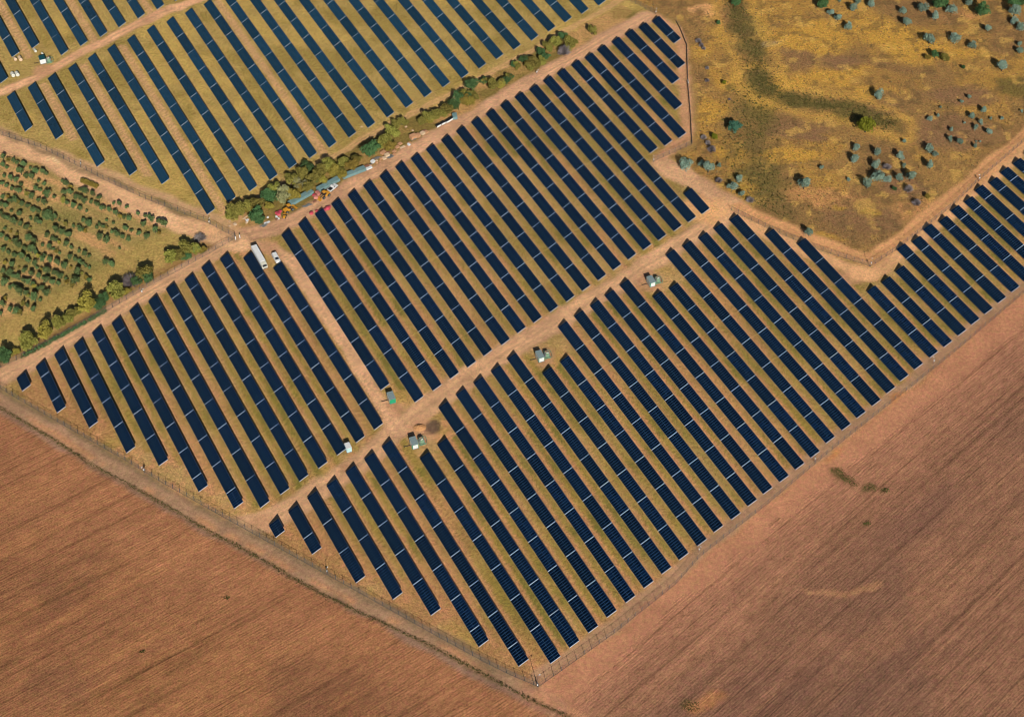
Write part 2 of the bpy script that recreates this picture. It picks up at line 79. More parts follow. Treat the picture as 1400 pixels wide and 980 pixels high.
ORCHARD = [[-212.5,531.2,1.38,"g"],[-211.7,527.0,1.1,"g"],[-206.1,528.3,1.24,"g"],[-202.8,526.8,1.38,"g"],[-203.2,522.2,1.38,"g"],[-200.6,520.2,1.24,"g"],[-197.9,519.1,1.38,"g"],[-200.2,525.3,0.83,"g"],[-194.0,522.3,1.38,"g"],[-195.1,517.3,1.1,"g"],[-192.3,515.5,1.1,"g"],[-206.4,518.1,1.38,"g"],[-204.0,516.8,1.38,"g"],[-209.7,520.1,0.83,"g"],[-207.4,513.9,1.1,"g"],[-204.9,512.0,1.24,"g"],[-201.9,510.5,1.38,"g"],[-195.1,512.4,1.1,"g"],[-195.7,507.4,1.51,"g"],[-189.5,508.5,1.38,"g"],[-186.9,507.4,0.96,"g"],[-202.1,505.2,1.38,"g"],[-199.2,503.3,1.24,"g"],[-196.5,501.8,1.38,"g"],[-189.9,503.7,1.38,"g"],[-205.3,501.3,1.38,"g"],[-193.6,499.4,1.65,"g"],[-191.2,498.6,1.24,"g"],[-188.8,497.2,1.38,"g"],[-186.5,496.0,1.65,"g"],[-184.1,495.5,1.38,"g"],[-206.2,496.8,1.1,"g"],[-202.9,495.2,1.1,"g"],[-193.8,495.1,1.1,"g"],[-183.5,515.3,1.38,"g"],[-183.1,510.4,1.38,"g"],[-180.4,509.7,1.24,"g"],[-177.7,507.4,1.38,"g"],[-175.6,506.5,1.1,"g"],[-173.9,505.4,1.24,"g"],[-177.3,512.6,1.1,"g"],[-174.3,510.9,1.1,"g"],[-171.4,509.4,1.24,"g"],[-168.5,507.3,1.24,"g"],[-181.0,503.8,1.1,"g"],[-178.0,502.1,1.38,"g"],[-175.2,500.6,1.24,"g"],[-172.3,499.5,0.83,"g"],[-168.7,503.1,1.1,"g"],[-166.4,501.0,1.38,"g"],[-207.6,507.6,0.83,"g"],[-202.4,499.4,0.83,"g"],[-202.9,494.1,1.1,"g"],[-190.8,492.7,1.51,"g"],[-197.0,491.1,1.38,"g"],[-194.2,489.4,1.24,"g"],[-184.8,494.2,1.1,"g"],[-200.4,487.3,0.96,"y"],[-191.8,482.7,1.38,"g"],[-203.2,484.1,1.1,"g"],[-200.8,482.3,1.38,"g"],[-197.1,480.7,1.51,"g"],[-195.1,479.3,1.38,"g"],[-192.5,477.4,1.24,"g"],[-189.5,476.1,1.65,"g"],[-182.0,487.9,1.38,"g"],[-179.0,491.5,1.24,"o"],[-175.9,490.6,0.96,"g"],[-172.9,488.6,1.24,"g"],[-172.7,494.1,1.1,"g"],[-169.6,491.8,1.65,"g"],[-176.4,484.8,1.51,"g"],[-182.6,483.0,1.24,"g"],[-186.0,479.7,0.83,"g"],[-176.7,479.8,1.51,"g"],[-174.2,478.0,0.96,"g"],[-179.9,476.1,1.1,"o"],[-168.3,474.3,1.38,"g"],[-163.9,483.9,1.38,"g"],[-200.9,476.5,1.24,"g"],[-198.4,475.2,0.96,"g"],[-195.7,473.6,1.24,"g"],[-192.5,472.4,1.65,"g"],[-189.6,470.0,1.24,"g"],[-186.7,468.7,1.38,"g"],[-186.4,472.7,1.1,"y"],[-181.1,470.8,1.38,"g"],[-177.9,469.2,1.38,"g"],[-174.7,467.2,1.38,"g"],[-171.4,471.1,1.24,"g"],[-168.3,469.5,1.24,"g"],[-165.4,467.2,0.83,"g"],[-198.9,469.3,1.1,"y"],[-195.7,467.9,1.24,"g"],[-198.4,464.5,1.38,"g"],[-195.5,463.4,1.65,"g"],[-193.3,461.6,1.1,"g"],[-190.2,465.0,1.38,"g"],[-187.0,463.0,1.38,"g"],[-183.8,461.5,1.38,"g"],[-181.2,464.4,1.65,"g"],[-178.3,463.7,1.24,"g"],[-183.9,465.8,1.1,"y"],[-169.1,463.8,1.93,"g"],[-165.7,461.3,1.1,"y"],[-175.5,461.9,1.1,"g"],[-180.5,459.3,1.51,"g"],[-177.9,458.8,1.65,"g"],[-172.3,458.8,1.1,"y"],[-169.1,458.8,1.79,"g"],[-196.4,457.4,1.93,"g"],[-194.1,456.0,1.1,"g"],[-190.7,455.0,1.38,"g"],[-187.6,458.6,1.38,"g"],[-184.5,456.2,1.1,"y"],[-181.5,455.0,1.1,"g"],[-166.5,490.1,0.83,"g"],[-189.1,452.7,1.65,"g"],[-187.1,452.6,1.38,"g"],[-182.8,449.0,2.2,"g"],[-179.0,452.8,1.38,"g"],[-185.3,446.1,1.1,"g"],[-194.8,449.9,1.24,"y"],[-194.4,445.9,1.38,"g"],[-191.4,443.7,1.65,"g"],[-188.7,442.7,1.51,"g"],[-194.4,441.6,1.1,"g"],[-165.4,501.2,1.24,"g"],[-162.1,504.4,0.83,"g"],[-159.4,503.5,1.24,"g"],[-160.0,498.0,1.1,"g"],[-156.6,495.9,1.1,"g"],[-154.2,495.1,1.38,"g"],[-151.1,498.1,1.1,"g"],[-147.9,496.9,1.1,"g"],[-145.0,494.8,1.1,"g"],[-142.1,493.6,1.38,"g"],[-139.5,491.8,1.51,"g"],[-148.1,491.8,1.38,"g"],[-142.7,488.1,1.38,"g"],[-160.3,493.0,0.96,"g"],[-154.6,489.2,1.38,"g"],[-157.8,485.7,1.38,"g"],[-155.0,484.4,1.1,"g"],[-161.2,482.0,1.65,"g"],[-149.0,486.4,0.96,"g"],[-145.7,484.4,1.24,"g"],[-163.9,490.6,1.1,"g"],[-163.2,494.4,0.83,"g"],[-159.2,469.9,1.38,"g"],[-155.5,478.5,0.83,"g"],[-205.7,507.6,0.88,"y"],[-203.9,505.1,1.28,"g"],[-156.4,468.5,1.3,"g"],[-182.8,504.9,1.42,"o"],[-193.5,511.7,0.89,"g"],[-184.1,470.9,1.4,"g"],[-184.0,473.2,0.96,"g"],[-162.6,490.3,0.86,"o"],[-207.4,502.6,1.26,"g"],[-187.9,475.2,1.4,"g"],[-178.6,475.4,0.84,"g"],[-186.9,442.2,1.31,"o"],[-176.3,468.6,0.79,"g"],[-187.6,495.4,1.24,"g"],[-179.8,486.6,1.41,"g"],[-182.2,494.2,0.78,"g"],[-168.0,464.5,0.8,"o"],[-181.2,449.5,0.99,"g"],[-163.0,500.0,1.09,"g"],[-192.6,521.7,0.85,"g"],[-189.5,481.6,1.27,"g"],[-192.9,505.6,1.36,"g"],[-185.8,451.5,1.0,"o"],[-152.4,488.3,0.91,"g"],[-199.6,491.9,1.4,"g"],[-205.3,523.9,0.81,"o"],[-189.4,492.3,1.29,"g"],[-179.5,481.0,1.08,"y"],[-181.5,477.7,0.78,"g"],[-210.1,530.3,1.13,"o"],[-173.4,461.2,0.78,"g"],[-198.2,509.0,1.3,"o"],[-185.5,485.0,1.09,"g"],[-182.9,455.1,0.98,"g"],[-208.0,529.6,1.2,"g"],[-140.9,487.3,1.26,"y"],[-185.6,457.9,1.07,"g"],[-198.7,497.1,1.41,"g"],[-146.4,496.3,0.87,"g"],[-172.7,467.0,0.85,"y"],[-170.7,487.8,1.18,"y"],[-189.2,459.3,1.28,"g"],[-199.5,481.9,0.81,"o"],[-197.2,522.8,1.32,"g"],[-193.1,457.1,0.86,"g"],[-180.9,513.5,1.37,"y"],[-176.9,463.0,1.02,"g"],[-170.2,457.0,1.34,"o"],[-182.9,477.8,1.15,"g"],[-182.1,460.9,0.98,"g"],[-197.2,485.3,0.88,"o"],[-156.4,502.1,0.95,"g"],[-200.8,504.3,1.11,"o"],[-181.2,482.2,0.99,"g"],[-193.0,467.2,0.81,"o"],[-170.9,476.3,0.83,"g"],[-152.8,483.6,0.97,"g"],[-187.1,446.7,1.4,"o"],[-185.8,466.7,1.07,"g"],[-175.8,458.1,1.31,"g"],[-204.5,495.3,1.0,"g"],[-191.2,478.1,0.88,"g"],[-201.7,515.1,1.14,"g"],[-166.7,473.8,0.99,"g"],[-192.8,489.1,0.81,"o"],[-209.9,525.5,1.15,"g"],[-173.7,472.7,1.08,"g"],[-182.4,444.0,1.32,"g"],[-191.6,460.6,1.42,"g"],[-191.6,510.0,0.85,"y"],[-169.9,470.5,1.28,"g"],[-160.0,487.5,0.93,"g"],[-165.6,491.6,0.95,"g"],[-167.0,468.4,0.89,"g"],[-158.1,496.3,1.25,"y"],[-171.1,504.5,1.02,"g"],[-178.3,486.4,0.79,"g"],[-185.5,517.5,0.82,"g"],[-202.9,488.7,0.96,"g"],[-194.4,474.4,0.78,"g"],[-209.7,515.3,1.2,"g"],[-175.5,511.7,1.29,"g"],[-164.0,460.4,0.94,"g"]]
MASTS = [[9.2,282.2,7],[-128.4,366.5,3.6],[-60.9,324.6,3.2],[-122.0,493.8,2.6],[64.3,636.9,3],[58.2,534.2,3.2],[63.8,334.9,4],[-142.8,454.3,2.4],[75.8,585.5,3],[140.6,473.5,4],[107.4,374.8,3.6],[157.1,422.3,3.2],[192.3,524.5,3.6],[9.6,592.3,2],[-179.7,528.3,2.6]]
KIOSKS = [[-45.6,402.97],[-36.36,381.82],[8.55,424.15],[51.85,464.15]]
K5 = [-59.17,378.75]
K6 = [-210.93,598.0]
TRUCK = [-103.32,478.28]
CAR = [-95.2,475.9,-62.5]
CONT = [[-90.3,504.4,42.6],[-79.4,513.2,42.0],[-70.2,521.2,31.9]]
MACH = [[-90.9,502.2],[-77.1,510.8],[-92.2,498.5]]
PICKUP = [-74.9,513.1,53.6]
BAGS = [[-94.8,499.6],[-95.6,500.4],[-94.4,501.3],[-80.6,509.9],[-79.6,511.7],[-80.3,513.0],[-81.4,511.2],[-81.6,500.4],[-79.6,501.8],[-76.4,502.5],[-75.3,503.4],[-74.8,504.2],[-79.6,515.7],[-78.6,517.0]]
DEBRIS = [[-42.8,548.1,2.2,1.8,1.6,"w"],[-40.8,549.1,1.3,1.5,1.3,"w"],[-38.9,550.8,1.4,1.4,1.0,"p"],[-37.4,551.6,1.4,1.1,0.8,"w"],[-54.9,538.0,1.8,1.3,1,"w"],[-53.2,536.3,1.5,1.3,1.2,"p"],[-54.2,534.5,1.2,1.2,0.9,"p"],[-58.8,532.3,1.3,1.2,1,"x"],[-60.2,528.2,2.2,0.9,0.8,"x"],[-50.3,539.0,1.3,1,0.7,"w"],[-50.2,537.1,1.1,0.9,0.7,"w"],[-49.2,541.8,1.3,1.1,0.8,"w"],[-48.1,544.0,1.3,1.1,0.6,"w"],[-47.5,541.4,0.8,0.7,0.5,"p"],[-46.5,542.2,0.9,0.8,0.5,"p"],[-44.5,544.7,1.2,0.8,0.4,"w"],[-61.4,529.5,2.0,0.8,0.6,"r"],[-62.8,528.6,1.2,1,0.7,"w"],[-107.1,496.1,1,0.7,0.5,"x"],[-107.2,494.6,0.7,0.6,0.5,"p"],[-111.7,493.5,0.9,0.9,0.7,"p"],[-114.1,495.4,0.7,0.4,0.3,"p"],[-113.8,492.6,0.7,0.4,0.3,"p"],[-99.6,494.5,0.9,0.6,0.4,"x"],[-98.5,495.2,1,0.7,0.4,"x"],[-95.6,498.3,0.7,0.7,0.5,"x"],[-65.1,554.9,0.6,0.5,0.4,"p"],[-46.2,555.2,0.8,0.5,0.4,"p"],[-43.2,552.8,0.6,0.6,0.4,"p"],[-57.4,534.7,1.5,0.7,0.5,"g"],[-51.8,535.7,1.6,1,0.5,"g"],[-99.7,493.3,1.8,0.9,0.3,"g"],[-83.8,505.4,2.2,0.8,0.4,"g"],[-81.0,507.7,1.2,0.7,0.4,"r"],[-57.3,531.7,0.8353703304402158,0.5296086087363417,0.6963166791001232,"w"],[-38.1,551.8,1.0518824629651489,0.4084728093641103,0.7663890659263823,"r"],[-59.6,530.4,0.6628864659796876,0.4254012499907132,0.7987806044346579,"g"],[-42.7,547.2,1.1697360413540194,0.7240896142909778,0.6469577026211091,"g"],[-38.2,552.5,1.0722566102588527,0.47492626074826516,0.7639719315601494,"r"],[-57.4,532.2,0.6057683127435753,0.7990648599139134,0.5349710086952357,"w"],[-55.5,534.5,1.1781382982584798,0.9363794982045692,0.6773962257404118,"w"],[-38.8,551.4,0.8920860896514935,0.7353655554071877,0.49400468543573994,"p"],[-38.3,551.1,0.755654382468431,0.670792976773258,0.4928888422174448,"r"],[-52.8,538.5,1.0026647962719095,0.9956940441536536,0.5480053827272057,"r"],[-59.7,529.7,0.9000628979968351,0.5911846915922477,0.7899975643404674,"w"],[-57.6,532.8,1.1489515254845077,0.6079680521570986,0.5986182865861939,"p"],[-55.9,532.9,0.6218126792007164,0.6572291927406588,0.37994253815469065,"w"],[-44.4,543.5,0.7849102619472791,0.9934657774705568,0.7807148826936661,"x"],[-61.4,528.4,0.9668553178984332,0.9617724726027754,0.42293600351472405,"x"],[-59.5,529.0,0.8382210466280703,0.9021992845296001,0.3260868141550838,"p"],[-99.0,497.9,0.5491567187188402,0.4972626375759067,0.5611156903313451,"x"],[-93.6,496.4,0.6873839171949123,0.42610739894058064,0.5876632615556947,"w"],[-94.8,497.1,0.9716974789444722,0.749719454490631,0.40971743344191824,"x"],[-95.3,496.7,0.6556494972905152,0.5905697558171628,0.5548026155162955,"r"],[-107.1,495.3,0.4835864697467794,0.6603837527715919,0.41470977072111975,"x"],[-94.3,498.6,0.7562119230307772,0.6219294482833349,0.5555046222113273,"w"],[-102.6,495.5,0.8509820057096165,0.7060750600159422,0.3415541078154842,"x"],[-108.0,496.7,0.4151902018863126,0.5234277307471078,0.34224778727864386,"p"],[-99.0,497.7,0.7231951710973259,0.4621384411911714,0.4481600289522622,"x"]]
STACKS = [[-32.5,555.9],[-30.6,557.5],[-27.1,560.4],[-28.6,558.9]]
SKIP = [-23.5,561.9]
PILE = [-32.9,388.7]
BURN = [-27.9,389.1]
BALES = [[-221.4,598.2,0],[-219.3,598.5,1],[-213.9,604.6,2],[-220.2,587.1,3],[-218.4,587.6,4],[-210.4,602.6,5]]
GATE = [[-110.4,485.0],[-108.8,485.9]]
BEAM = [-109.0,496.8,48.2]
YHEDGE = [[-177.7,518.6],[-170.4,514.7]]
GREENFENCE = [[-155.1,444.2],[-163.4,436.4],[-175.2,426.0],[-182.7,419.6]]
WEEDSPOTS = [[115.1,370.9,2.2],[116.6,368.7,2],[118.4,367.1,2],[120.2,365.1,1.8],[125.6,363.3,2.5],[130.6,362.4,1.5],[57.4,275.8,3],[-93.2,314.6,1],[122.3,348.0,1.5],[-117.7,293.7,1]]
OCHRE = [[62.1,277.1,8],[114.8,379.2,5],[142.2,406.5,5]]
GULLY1 = [[102.2,660.4],[101.3,640.4],[103.2,623.8],[106.6,609.4],[107.8,597.3],[107.6,584.5]]
GULLY3 = [[107.6,584.5],[103.0,569.4],[98.6,554.7],[97.4,540.4],[99.3,526.6],[102.3,511.0],[105.8,500.1]]
ARC = [[97.6,321.4],[100.8,320.3],[105.1,319.4],[111.2,319.2],[116.1,320.2],[120.5,322.3],[122.2,323.5]]
GULLY2 = [[107.5,590.6],[113.6,580.5],[124.2,575.2],[138.2,572.9],[147.3,569.6],[155.9,563.4],[162.3,559.6]]
SAND1 = [79.0,505.8]
SAND2 = [137.3,470.4]
SAND3 = [-122.2,489.7]
HEADLAND = [[-1.2,279.0],[9.2,282.3],[34.2,302.3],[64.1,332.8],[114.0,379.6],[164.3,426.5],[198.2,459.6],[227.1,487.5],[274.0,534.0],[558.0,686.4],[333.9,199.9],[1.8,196.3],[1.2,266.0]]

# ------------------------------------------------------------------ helpers
def lin(r, g, b):
    def f(v):
        v /= 255.0
        return v / 12.92 if v <= 0.04045 else ((v + 0.055) / 1.055) ** 2.4
    return (f(r), f(g), f(b))

def tag(o, label=None, cat=None, group=None, kind=None):
    if label: o['label'] = label
    if cat: o['category'] = cat
    if group: o['group'] = group
    if kind: o['kind'] = kind
    return o

def empty(name, loc, rz=0.0, scale=1.0):
    o = bpy.data.objects.new(name, None)
    o.empty_display_size = 0.5
    o.location = loc
    o.rotation_euler = (0, 0, rz)
    o.scale = (scale, scale, scale) if not isinstance(scale, tuple) else scale
    COL.objects.link(o)
    return o

def obj(name, me, parent=None, loc=(0, 0, 0), rz=0.0):
    o = bpy.data.objects.new(name, me)
    o.location = loc
    o.rotation_euler = (0, 0, rz)
    COL.objects.link(o)
    if parent: o.parent = parent
    return o

class MB:
    """collects simple solids and builds one mesh"""
    def __init__(s): s.v = []; s.f = []; s.m = []
    def quad(s, pts, m=0):
        i = len(s.v); s.v += [tuple(p) for p in pts]; s.f.append(tuple(range(i, i + len(pts)))); s.m.append(m)
    def box(s, x0, x1, y0, y1, z0, z1, m=0, M=None):
        p = [(x0, y0, z0), (x1, y0, z0), (x1, y1, z0), (x0, y1, z0), (x0, y0, z1), (x1, y0, z1), (x1, y1, z1), (x0, y1, z1)]
        if M is not None: p = [tuple(M @ Vector(q)) for q in p]
        i = len(s.v); s.v += p
        for f in ((3, 2, 1, 0), (4, 5, 6, 7), (0, 1, 5, 4), (1, 2, 6, 5), (2, 3, 7, 6), (3, 0, 4, 7)):
            s.f.append(tuple(i + k for k in f)); s.m.append(m)
    def tube(s, a, b, r0, r1=None, n=6, m=0, cap=True):
        r1 = r0 if r1 is None else r1
        a, b = Vector(a), Vector(b); d = (b - a).normalized()
        u = d.orthogonal().normalized(); w = d.cross(u)
        i = len(s.v)
        for c, r in ((a, r0), (b, r1)):
            for k in range(n):
                t = 2 * math.pi * k / n
                s.v.append(tuple(c + (u * math.cos(t) + w * math.sin(t)) * r))
        for k in range(n):
            s.f.append((i + k, i + (k + 1) % n, i + n + (k + 1) % n, i + n + k)); s.m.append(m)
        if cap:
            s.f.append(tuple(i + n + k for k in range(n))); s.m.append(m)
            s.f.append(tuple(i + k for k in reversed(range(n)))); s.m.append(m)
    def ext(s, pts, y0, y1, m=0):
        """profile in x,z extruded along y"""
        i = len(s.v); n = len(pts)
        s.v += [(x, y0, z) for x, z in pts] + [(x, y1, z) for x, z in pts]
        s.f.append(tuple(i + k for k in range(n))); s.m.append(m)
        s.f.append(tuple(i + n + k for k in reversed(range(n)))); s.m.append(m)
        for k in range(n):
            s.f.append((i + (k + 1) % n, i + k, i + n + k, i + n + (k + 1) % n)); s.m.append(m)
    def mesh(s, name, mats, smooth=False, fix=True):
        me = bpy.data.meshes.new(name)
        me.from_pydata(s.v, [], s.f)
        for k in (mats if isinstance(mats, (list, tuple)) else [mats]): me.materials.append(k)
        me.polygons.foreach_set('material_index', s.m)
        if smooth: me.polygons.foreach_set('use_smooth', [True] * len(s.f))
        if fix:
            bm = bmesh.new(); bm.from_mesh(me); bmesh.ops.recalc_face_normals(bm, faces=bm.faces); bm.to_mesh(me); bm.free()
        me.update()
        return me

class NT:
    """short hand for node trees"""
    def __init__(s, name):
        s.mat = bpy.data.materials.new(name); s.mat.use_nodes = True
        s.t = s.mat.node_tree; s.t.nodes.clear()
        s.out = s.t.nodes.new('ShaderNodeOutputMaterial')
    def n(s, ty, **kw):
        nd = s.t.nodes.new(ty)
        for k, v in kw.items():
            if k in nd.inputs.keys(): s.set(nd.inputs[k], v)
            else: setattr(nd, k, v)
        return nd
    def set(s, sock, v):
        if hasattr(v, 'is_output') or isinstance(v, bpy.types.NodeSocket): s.t.links.new(v, sock)
        else: sock.default_value = v
    def math(s, op, a, b=None, c=None, clamp=False):
        nd = s.t.nodes.new('ShaderNodeMath'); nd.operation = op; nd.use_clamp = clamp
        for i, v in enumerate((a, b, c)):
            if v is not None: s.set(nd.inputs[i], v)
        return nd.outputs[0]
    def mix(s, f, a, b, mode='MIX'):
        nd = s.t.nodes.new('ShaderNodeMix'); nd.data_type = 'RGBA'; nd.blend_type = mode
        s.set(nd.inputs[0], f)
        for k, v in ((6, a), (7, b)):
            s.set(nd.inputs[k], v if not isinstance(v, tuple) else (*v[:3], 1.0))
        return nd.outputs[2]
    def ramp(s, f, stops):
        nd = s.t.nodes.new('ShaderNodeValToRGB'); s.set(nd.inputs[0], f)
        e = nd.color_ramp.elements
        while len(e) < len(stops): e.new(0.5)
        for k, (p, c) in enumerate(stops):
            e[k].position = p; e[k].color = (*c, 1) if isinstance(c, tuple) else (c, c, c, 1)
        return nd.outputs[0]
    def noise(s, vec, scale, detail=3.0, rough=0.6, dist=0.0):
        nd = s.t.nodes.new('ShaderNodeTexNoise')
        if vec is not None: s.set(nd.inputs['Vector'], vec)
        nd.inputs['Scale'].default_value = scale; nd.inputs['Detail'].default_value = detail
        nd.inputs['Roughness'].default_value = rough; nd.inputs['Distortion'].default_value = dist
        return nd.outputs['Fac']
    def mapping(s, vec, rot=(0, 0, 0), scale=(1, 1, 1)):
        nd = s.t.nodes.new('ShaderNodeMapping'); s.set(nd.inputs['Vector'], vec)
        nd.inputs['Rotation'].default_value = rot; nd.inputs['Scale'].default_value = scale
        return nd.outputs[0]
    def bsdf(s, col, rough=0.8, spec=0.3, metal=0.0, normal=None):
        b = s.t.nodes.new('ShaderNodeBsdfPrincipled')
        s.set(b.inputs['Base Color'], col if not isinstance(col, tuple) else (*col[:3], 1.0))
        s.set(b.inputs['Roughness'], rough); b.inputs['Specular IOR Level'].default_value = spec
        b.inputs['Metallic'].default_value = metal
        if normal is not None: s.set(b.inputs['Normal'], normal)
        s.t.links.new(b.outputs[0], s.out.inputs[0])
        return b
    def bump(s, h, strength, dist=0.1):
        nd = s.t.nodes.new('ShaderNodeBump'); s.set(nd.inputs['Height'], h)
        nd.inputs['Strength'].default_value = strength; nd.inputs['Distance'].default_value = dist
        return nd.outputs[0]

def paint(name, rgb, rough=0.6, metal=0.0, dirt=0.25, spec=0.35, scale=1.5):
    """painted or bare surface with blotchy wear"""
    t = NT(name)
    co = t.n('ShaderNodeTexCoord').outputs['Object']
    nz = t.noise(co, scale, 4.0, 0.65)
    f = t.ramp(nz, [(0.35, 1.0 - dirt), (0.7, 1.0)])
    col = t.mix(1.0, tuple(rgb), f, 'MULTIPLY')
    t.bsdf(col, rough, spec, metal)
    return t.mat

# ------------------------------------------------------------------ materials
M = {}
M['alu'] = paint('weathered_aluminium', (0.085, 0.19, 0.33), 0.5, 0.0, 0.12)
M['rail'] = paint('bright_aluminium', (0.60, 0.66, 0.74), 0.5, 0.0, 0.06)
M['railb'] = paint('dull_aluminium', (0.42, 0.49, 0.56), 0.5, 0.0, 0.1)
M['steel'] = paint('galvanised_steel', (0.30, 0.31, 0.32), 0.5, 0.5, 0.25)
M['fence'] = paint('fence_steel', (0.13, 0.13, 0.13), 0.6, 0.2, 0.2)
M['white'] = paint('white_paint', (0.80, 0.79, 0.76), 0.45, 0.0, 0.12)
M['cream'] = paint('cream_paint', (0.72, 0.70, 0.58), 0.5, 0.0, 0.15)
M['green'] = paint('green_paint', (0.03, 0.36, 0.17), 0.5, 0.0, 0.15)
M['paleg'] = paint('pale_green_paint', (0.22, 0.36, 0.22), 0.55, 0.0, 0.2)
M['roofgrey'] = paint('grey_roof_sheet', (0.24, 0.31, 0.31), 0.6, 0.0, 0.15)
M['teal'] = paint('teal_container_paint', (0.20, 0.32, 0.31), 0.6, 0.0, 0.25, scale=.6)
M['tealdark'] = paint('dark_teal_roof', (0.012, 0.075, 0.085), 0.5, 0.0, 0.15)
M['cyan'] = paint('pale_cyan_paint', (0.52, 0.76, 0.74), 0.5, 0.0, 0.1)
M['yellow'] = paint('machine_yellow', (0.72, 0.32, 0.03), 0.5, 0.0, 0.2)
M['rubber'] = paint('dark_rubber', (0.02, 0.02, 0.022), 0.8, 0.0, 0.2)
M['window'] = paint('dark_window_glass', (0.015, 0.022, 0.03), 0.12, 0.0, 0.0, 0.6)
M['red'] = paint('red_plastic', (0.72, 0.10, 0.13), 0.6, 0.0, 0.25)
M['pink'] = paint('salmon_plastic', (0.70, 0.26, 0.20), 0.6, 0.0, 0.25)
M['wood'] = paint('fresh_timber', (0.66, 0.34, 0.17), 0.8, 0.0, 0.25)
M['palewood'] = paint('pale_timber', (0.78, 0.55, 0.34), 0.8, 0.0, 0.2)
M['brownwood'] = paint('brown_timber', (0.34, 0.15, 0.09), 0.8, 0.0, 0.3)
M['greydeb'] = paint('grey_scrap', (0.25, 0.26, 0.25), 0.8, 0.0, 0.4)
M['cable'] = paint('cable_trough', (0.06, 0.045, 0.035), 0.8, 0.0, 0.3)
M['bark'] = paint('bark', (0.10, 0.075, 0.055), 0.9, 0.0, 0.4)

def panel_material(name, cells_x, cells_y, blue, linew, linecol):
    t = NT(name)
    uv = t.n('ShaderNodeUVMap').outputs[0]
    sep = t.n('ShaderNodeSeparateXYZ'); t.set(sep.inputs[0], uv)
    lines = None
    for k, n in ((0, cells_x), (1, cells_y)):
        fr = t.math('FRACT', t.math('MULTIPLY', sep.outputs[k], float(n)))
        d = t.math('ABSOLUTE', t.math('SUBTRACT', fr, 0.5))
        l = t.math('GREATER_THAN', d, 0.5 - linew)
        lines = l if lines is None else t.math('MAXIMUM', lines, l)
    isl = t.n('ShaderNodeNewGeometry').outputs['Random Per Island']
    oi = t.n('ShaderNodeObjectInfo').outputs['Random']
    v = t.math('MULTIPLY_ADD', isl, 0.24, 0.88)
    v = t.math('MULTIPLY', v, t.math('MULTIPLY_ADD', oi, 0.7, 0.65))
    cv = t.n('ShaderNodeCombineColor'); [t.set(cv.inputs[k], v) for k in range(3)]
    base = t.mix(1.0, blue, cv.outputs[0], 'MULTIPLY')
    col = t.mix(lines, base, linecol)
    b = t.bsdf(col, 0.16, 0.42)
    return t.mat
M['glass'] = panel_material('dark_blue_solar_glass', 6, 12, (0.0008, 0.0060, 0.0215), 0.02, (0.003, 0.012, 0.030))
M['glassb'] = panel_material('blue_solar_glass', 3, 6, (0.005, 0.028, 0.058), 0.07, (0.03, 0.08, 0.12))
M['frameb'] = paint('dark_panel_frame', (0.05, 0.08, 0.12), 0.5, 0.0, 0.12)

def leaf_material(name, dark, light, spread=0.5):
    t = NT(name)
    isl = t.n('ShaderNodeNewGeometry').outputs['Random Per Island']
    oi = t.n('ShaderNodeObjectInfo').outputs['Random']
    co = t.n('ShaderNodeTexCoord').outputs['Object']
    nz = t.noise(co, 1.7, 2.0, 0.6)
    f = t.math('ADD', t.math('MULTIPLY', isl, 0.45), t.math('MULTIPLY', nz, 0.75))
    f = t.math('SUBTRACT', f, 0.12, clamp=True)
    col = t.mix(f, dark, light)
    hv = t.n('ShaderNodeHueSaturation'); t.set(hv.inputs['Color'], col)
    t.set(hv.inputs['Value'], t.math('MULTIPLY_ADD', oi, spread, 1.0 - spread / 2))
    t.set(hv.inputs['Hue'], t.math('MULTIPLY_ADD', oi, 0.04, 0.48))
    d = t.n('ShaderNodeBsdfDiffuse'); t.set(d.inputs[0], hv.outputs[0])
    tr = t.n('ShaderNodeBsdfTranslucent'); t.set(tr.inputs[0], hv.outputs[0])
    mx = t.n('ShaderNodeMixShader'); mx.inputs[0].default_value = 0.22
    t.t.links.new(d.outputs[0], mx.inputs[1]); t.t.links.new(tr.outputs[0], mx.inputs[2])
    t.t.links.new(mx.outputs[0], t.out.inputs[0])
    return t.mat
LEAF = {
    'o': leaf_material('olive_leaves', (0.14, 0.135, 0.03), (0.41, 0.355, 0.085)),
    'y': leaf_material('yellowing_leaves', (0.20, 0.165, 0.03), (0.48, 0.37, 0.08)),
    'b': leaf_material('straw_grey_leaves', (0.18, 0.17, 0.08), (0.40, 0.36, 0.18)),
    'g': leaf_material('green_leaves', (0.04, 0.095, 0.04), (0.14, 0.235, 0.08)),
    'G': leaf_material('dark_blue_green_leaves', (0.03, 0.095, 0.06), (0.11, 0.24, 0.15)),
    's': leaf_material('silver_green_leaves', (0.12, 0.20, 0.15), (0.38, 0.49, 0.36)),
    'Y': leaf_material('lime_leaves', (0.13, 0.15, 0.015), (0.36, 0.38, 0.045)),
    'k': leaf_material('bare_grey_twigs', (0.22, 0.18, 0.175), (0.40, 0.34, 0.33)),
    'q': leaf_material('rushes', (0.09, 0.09, 0.028), (0.22, 0.195, 0.06)),
    't': leaf_material('dry_tufts', (0.14, 0.10, 0.05), (0.42, 0.30, 0.12)),
    'w': leaf_material('weed_leaves', (0.07, 0.075, 0.02), (0.17, 0.16, 0.05)),
    'r': leaf_material('orchard_leaves', (0.055, 0.11, 0.04), (0.23, 0.30, 0.11)),
}

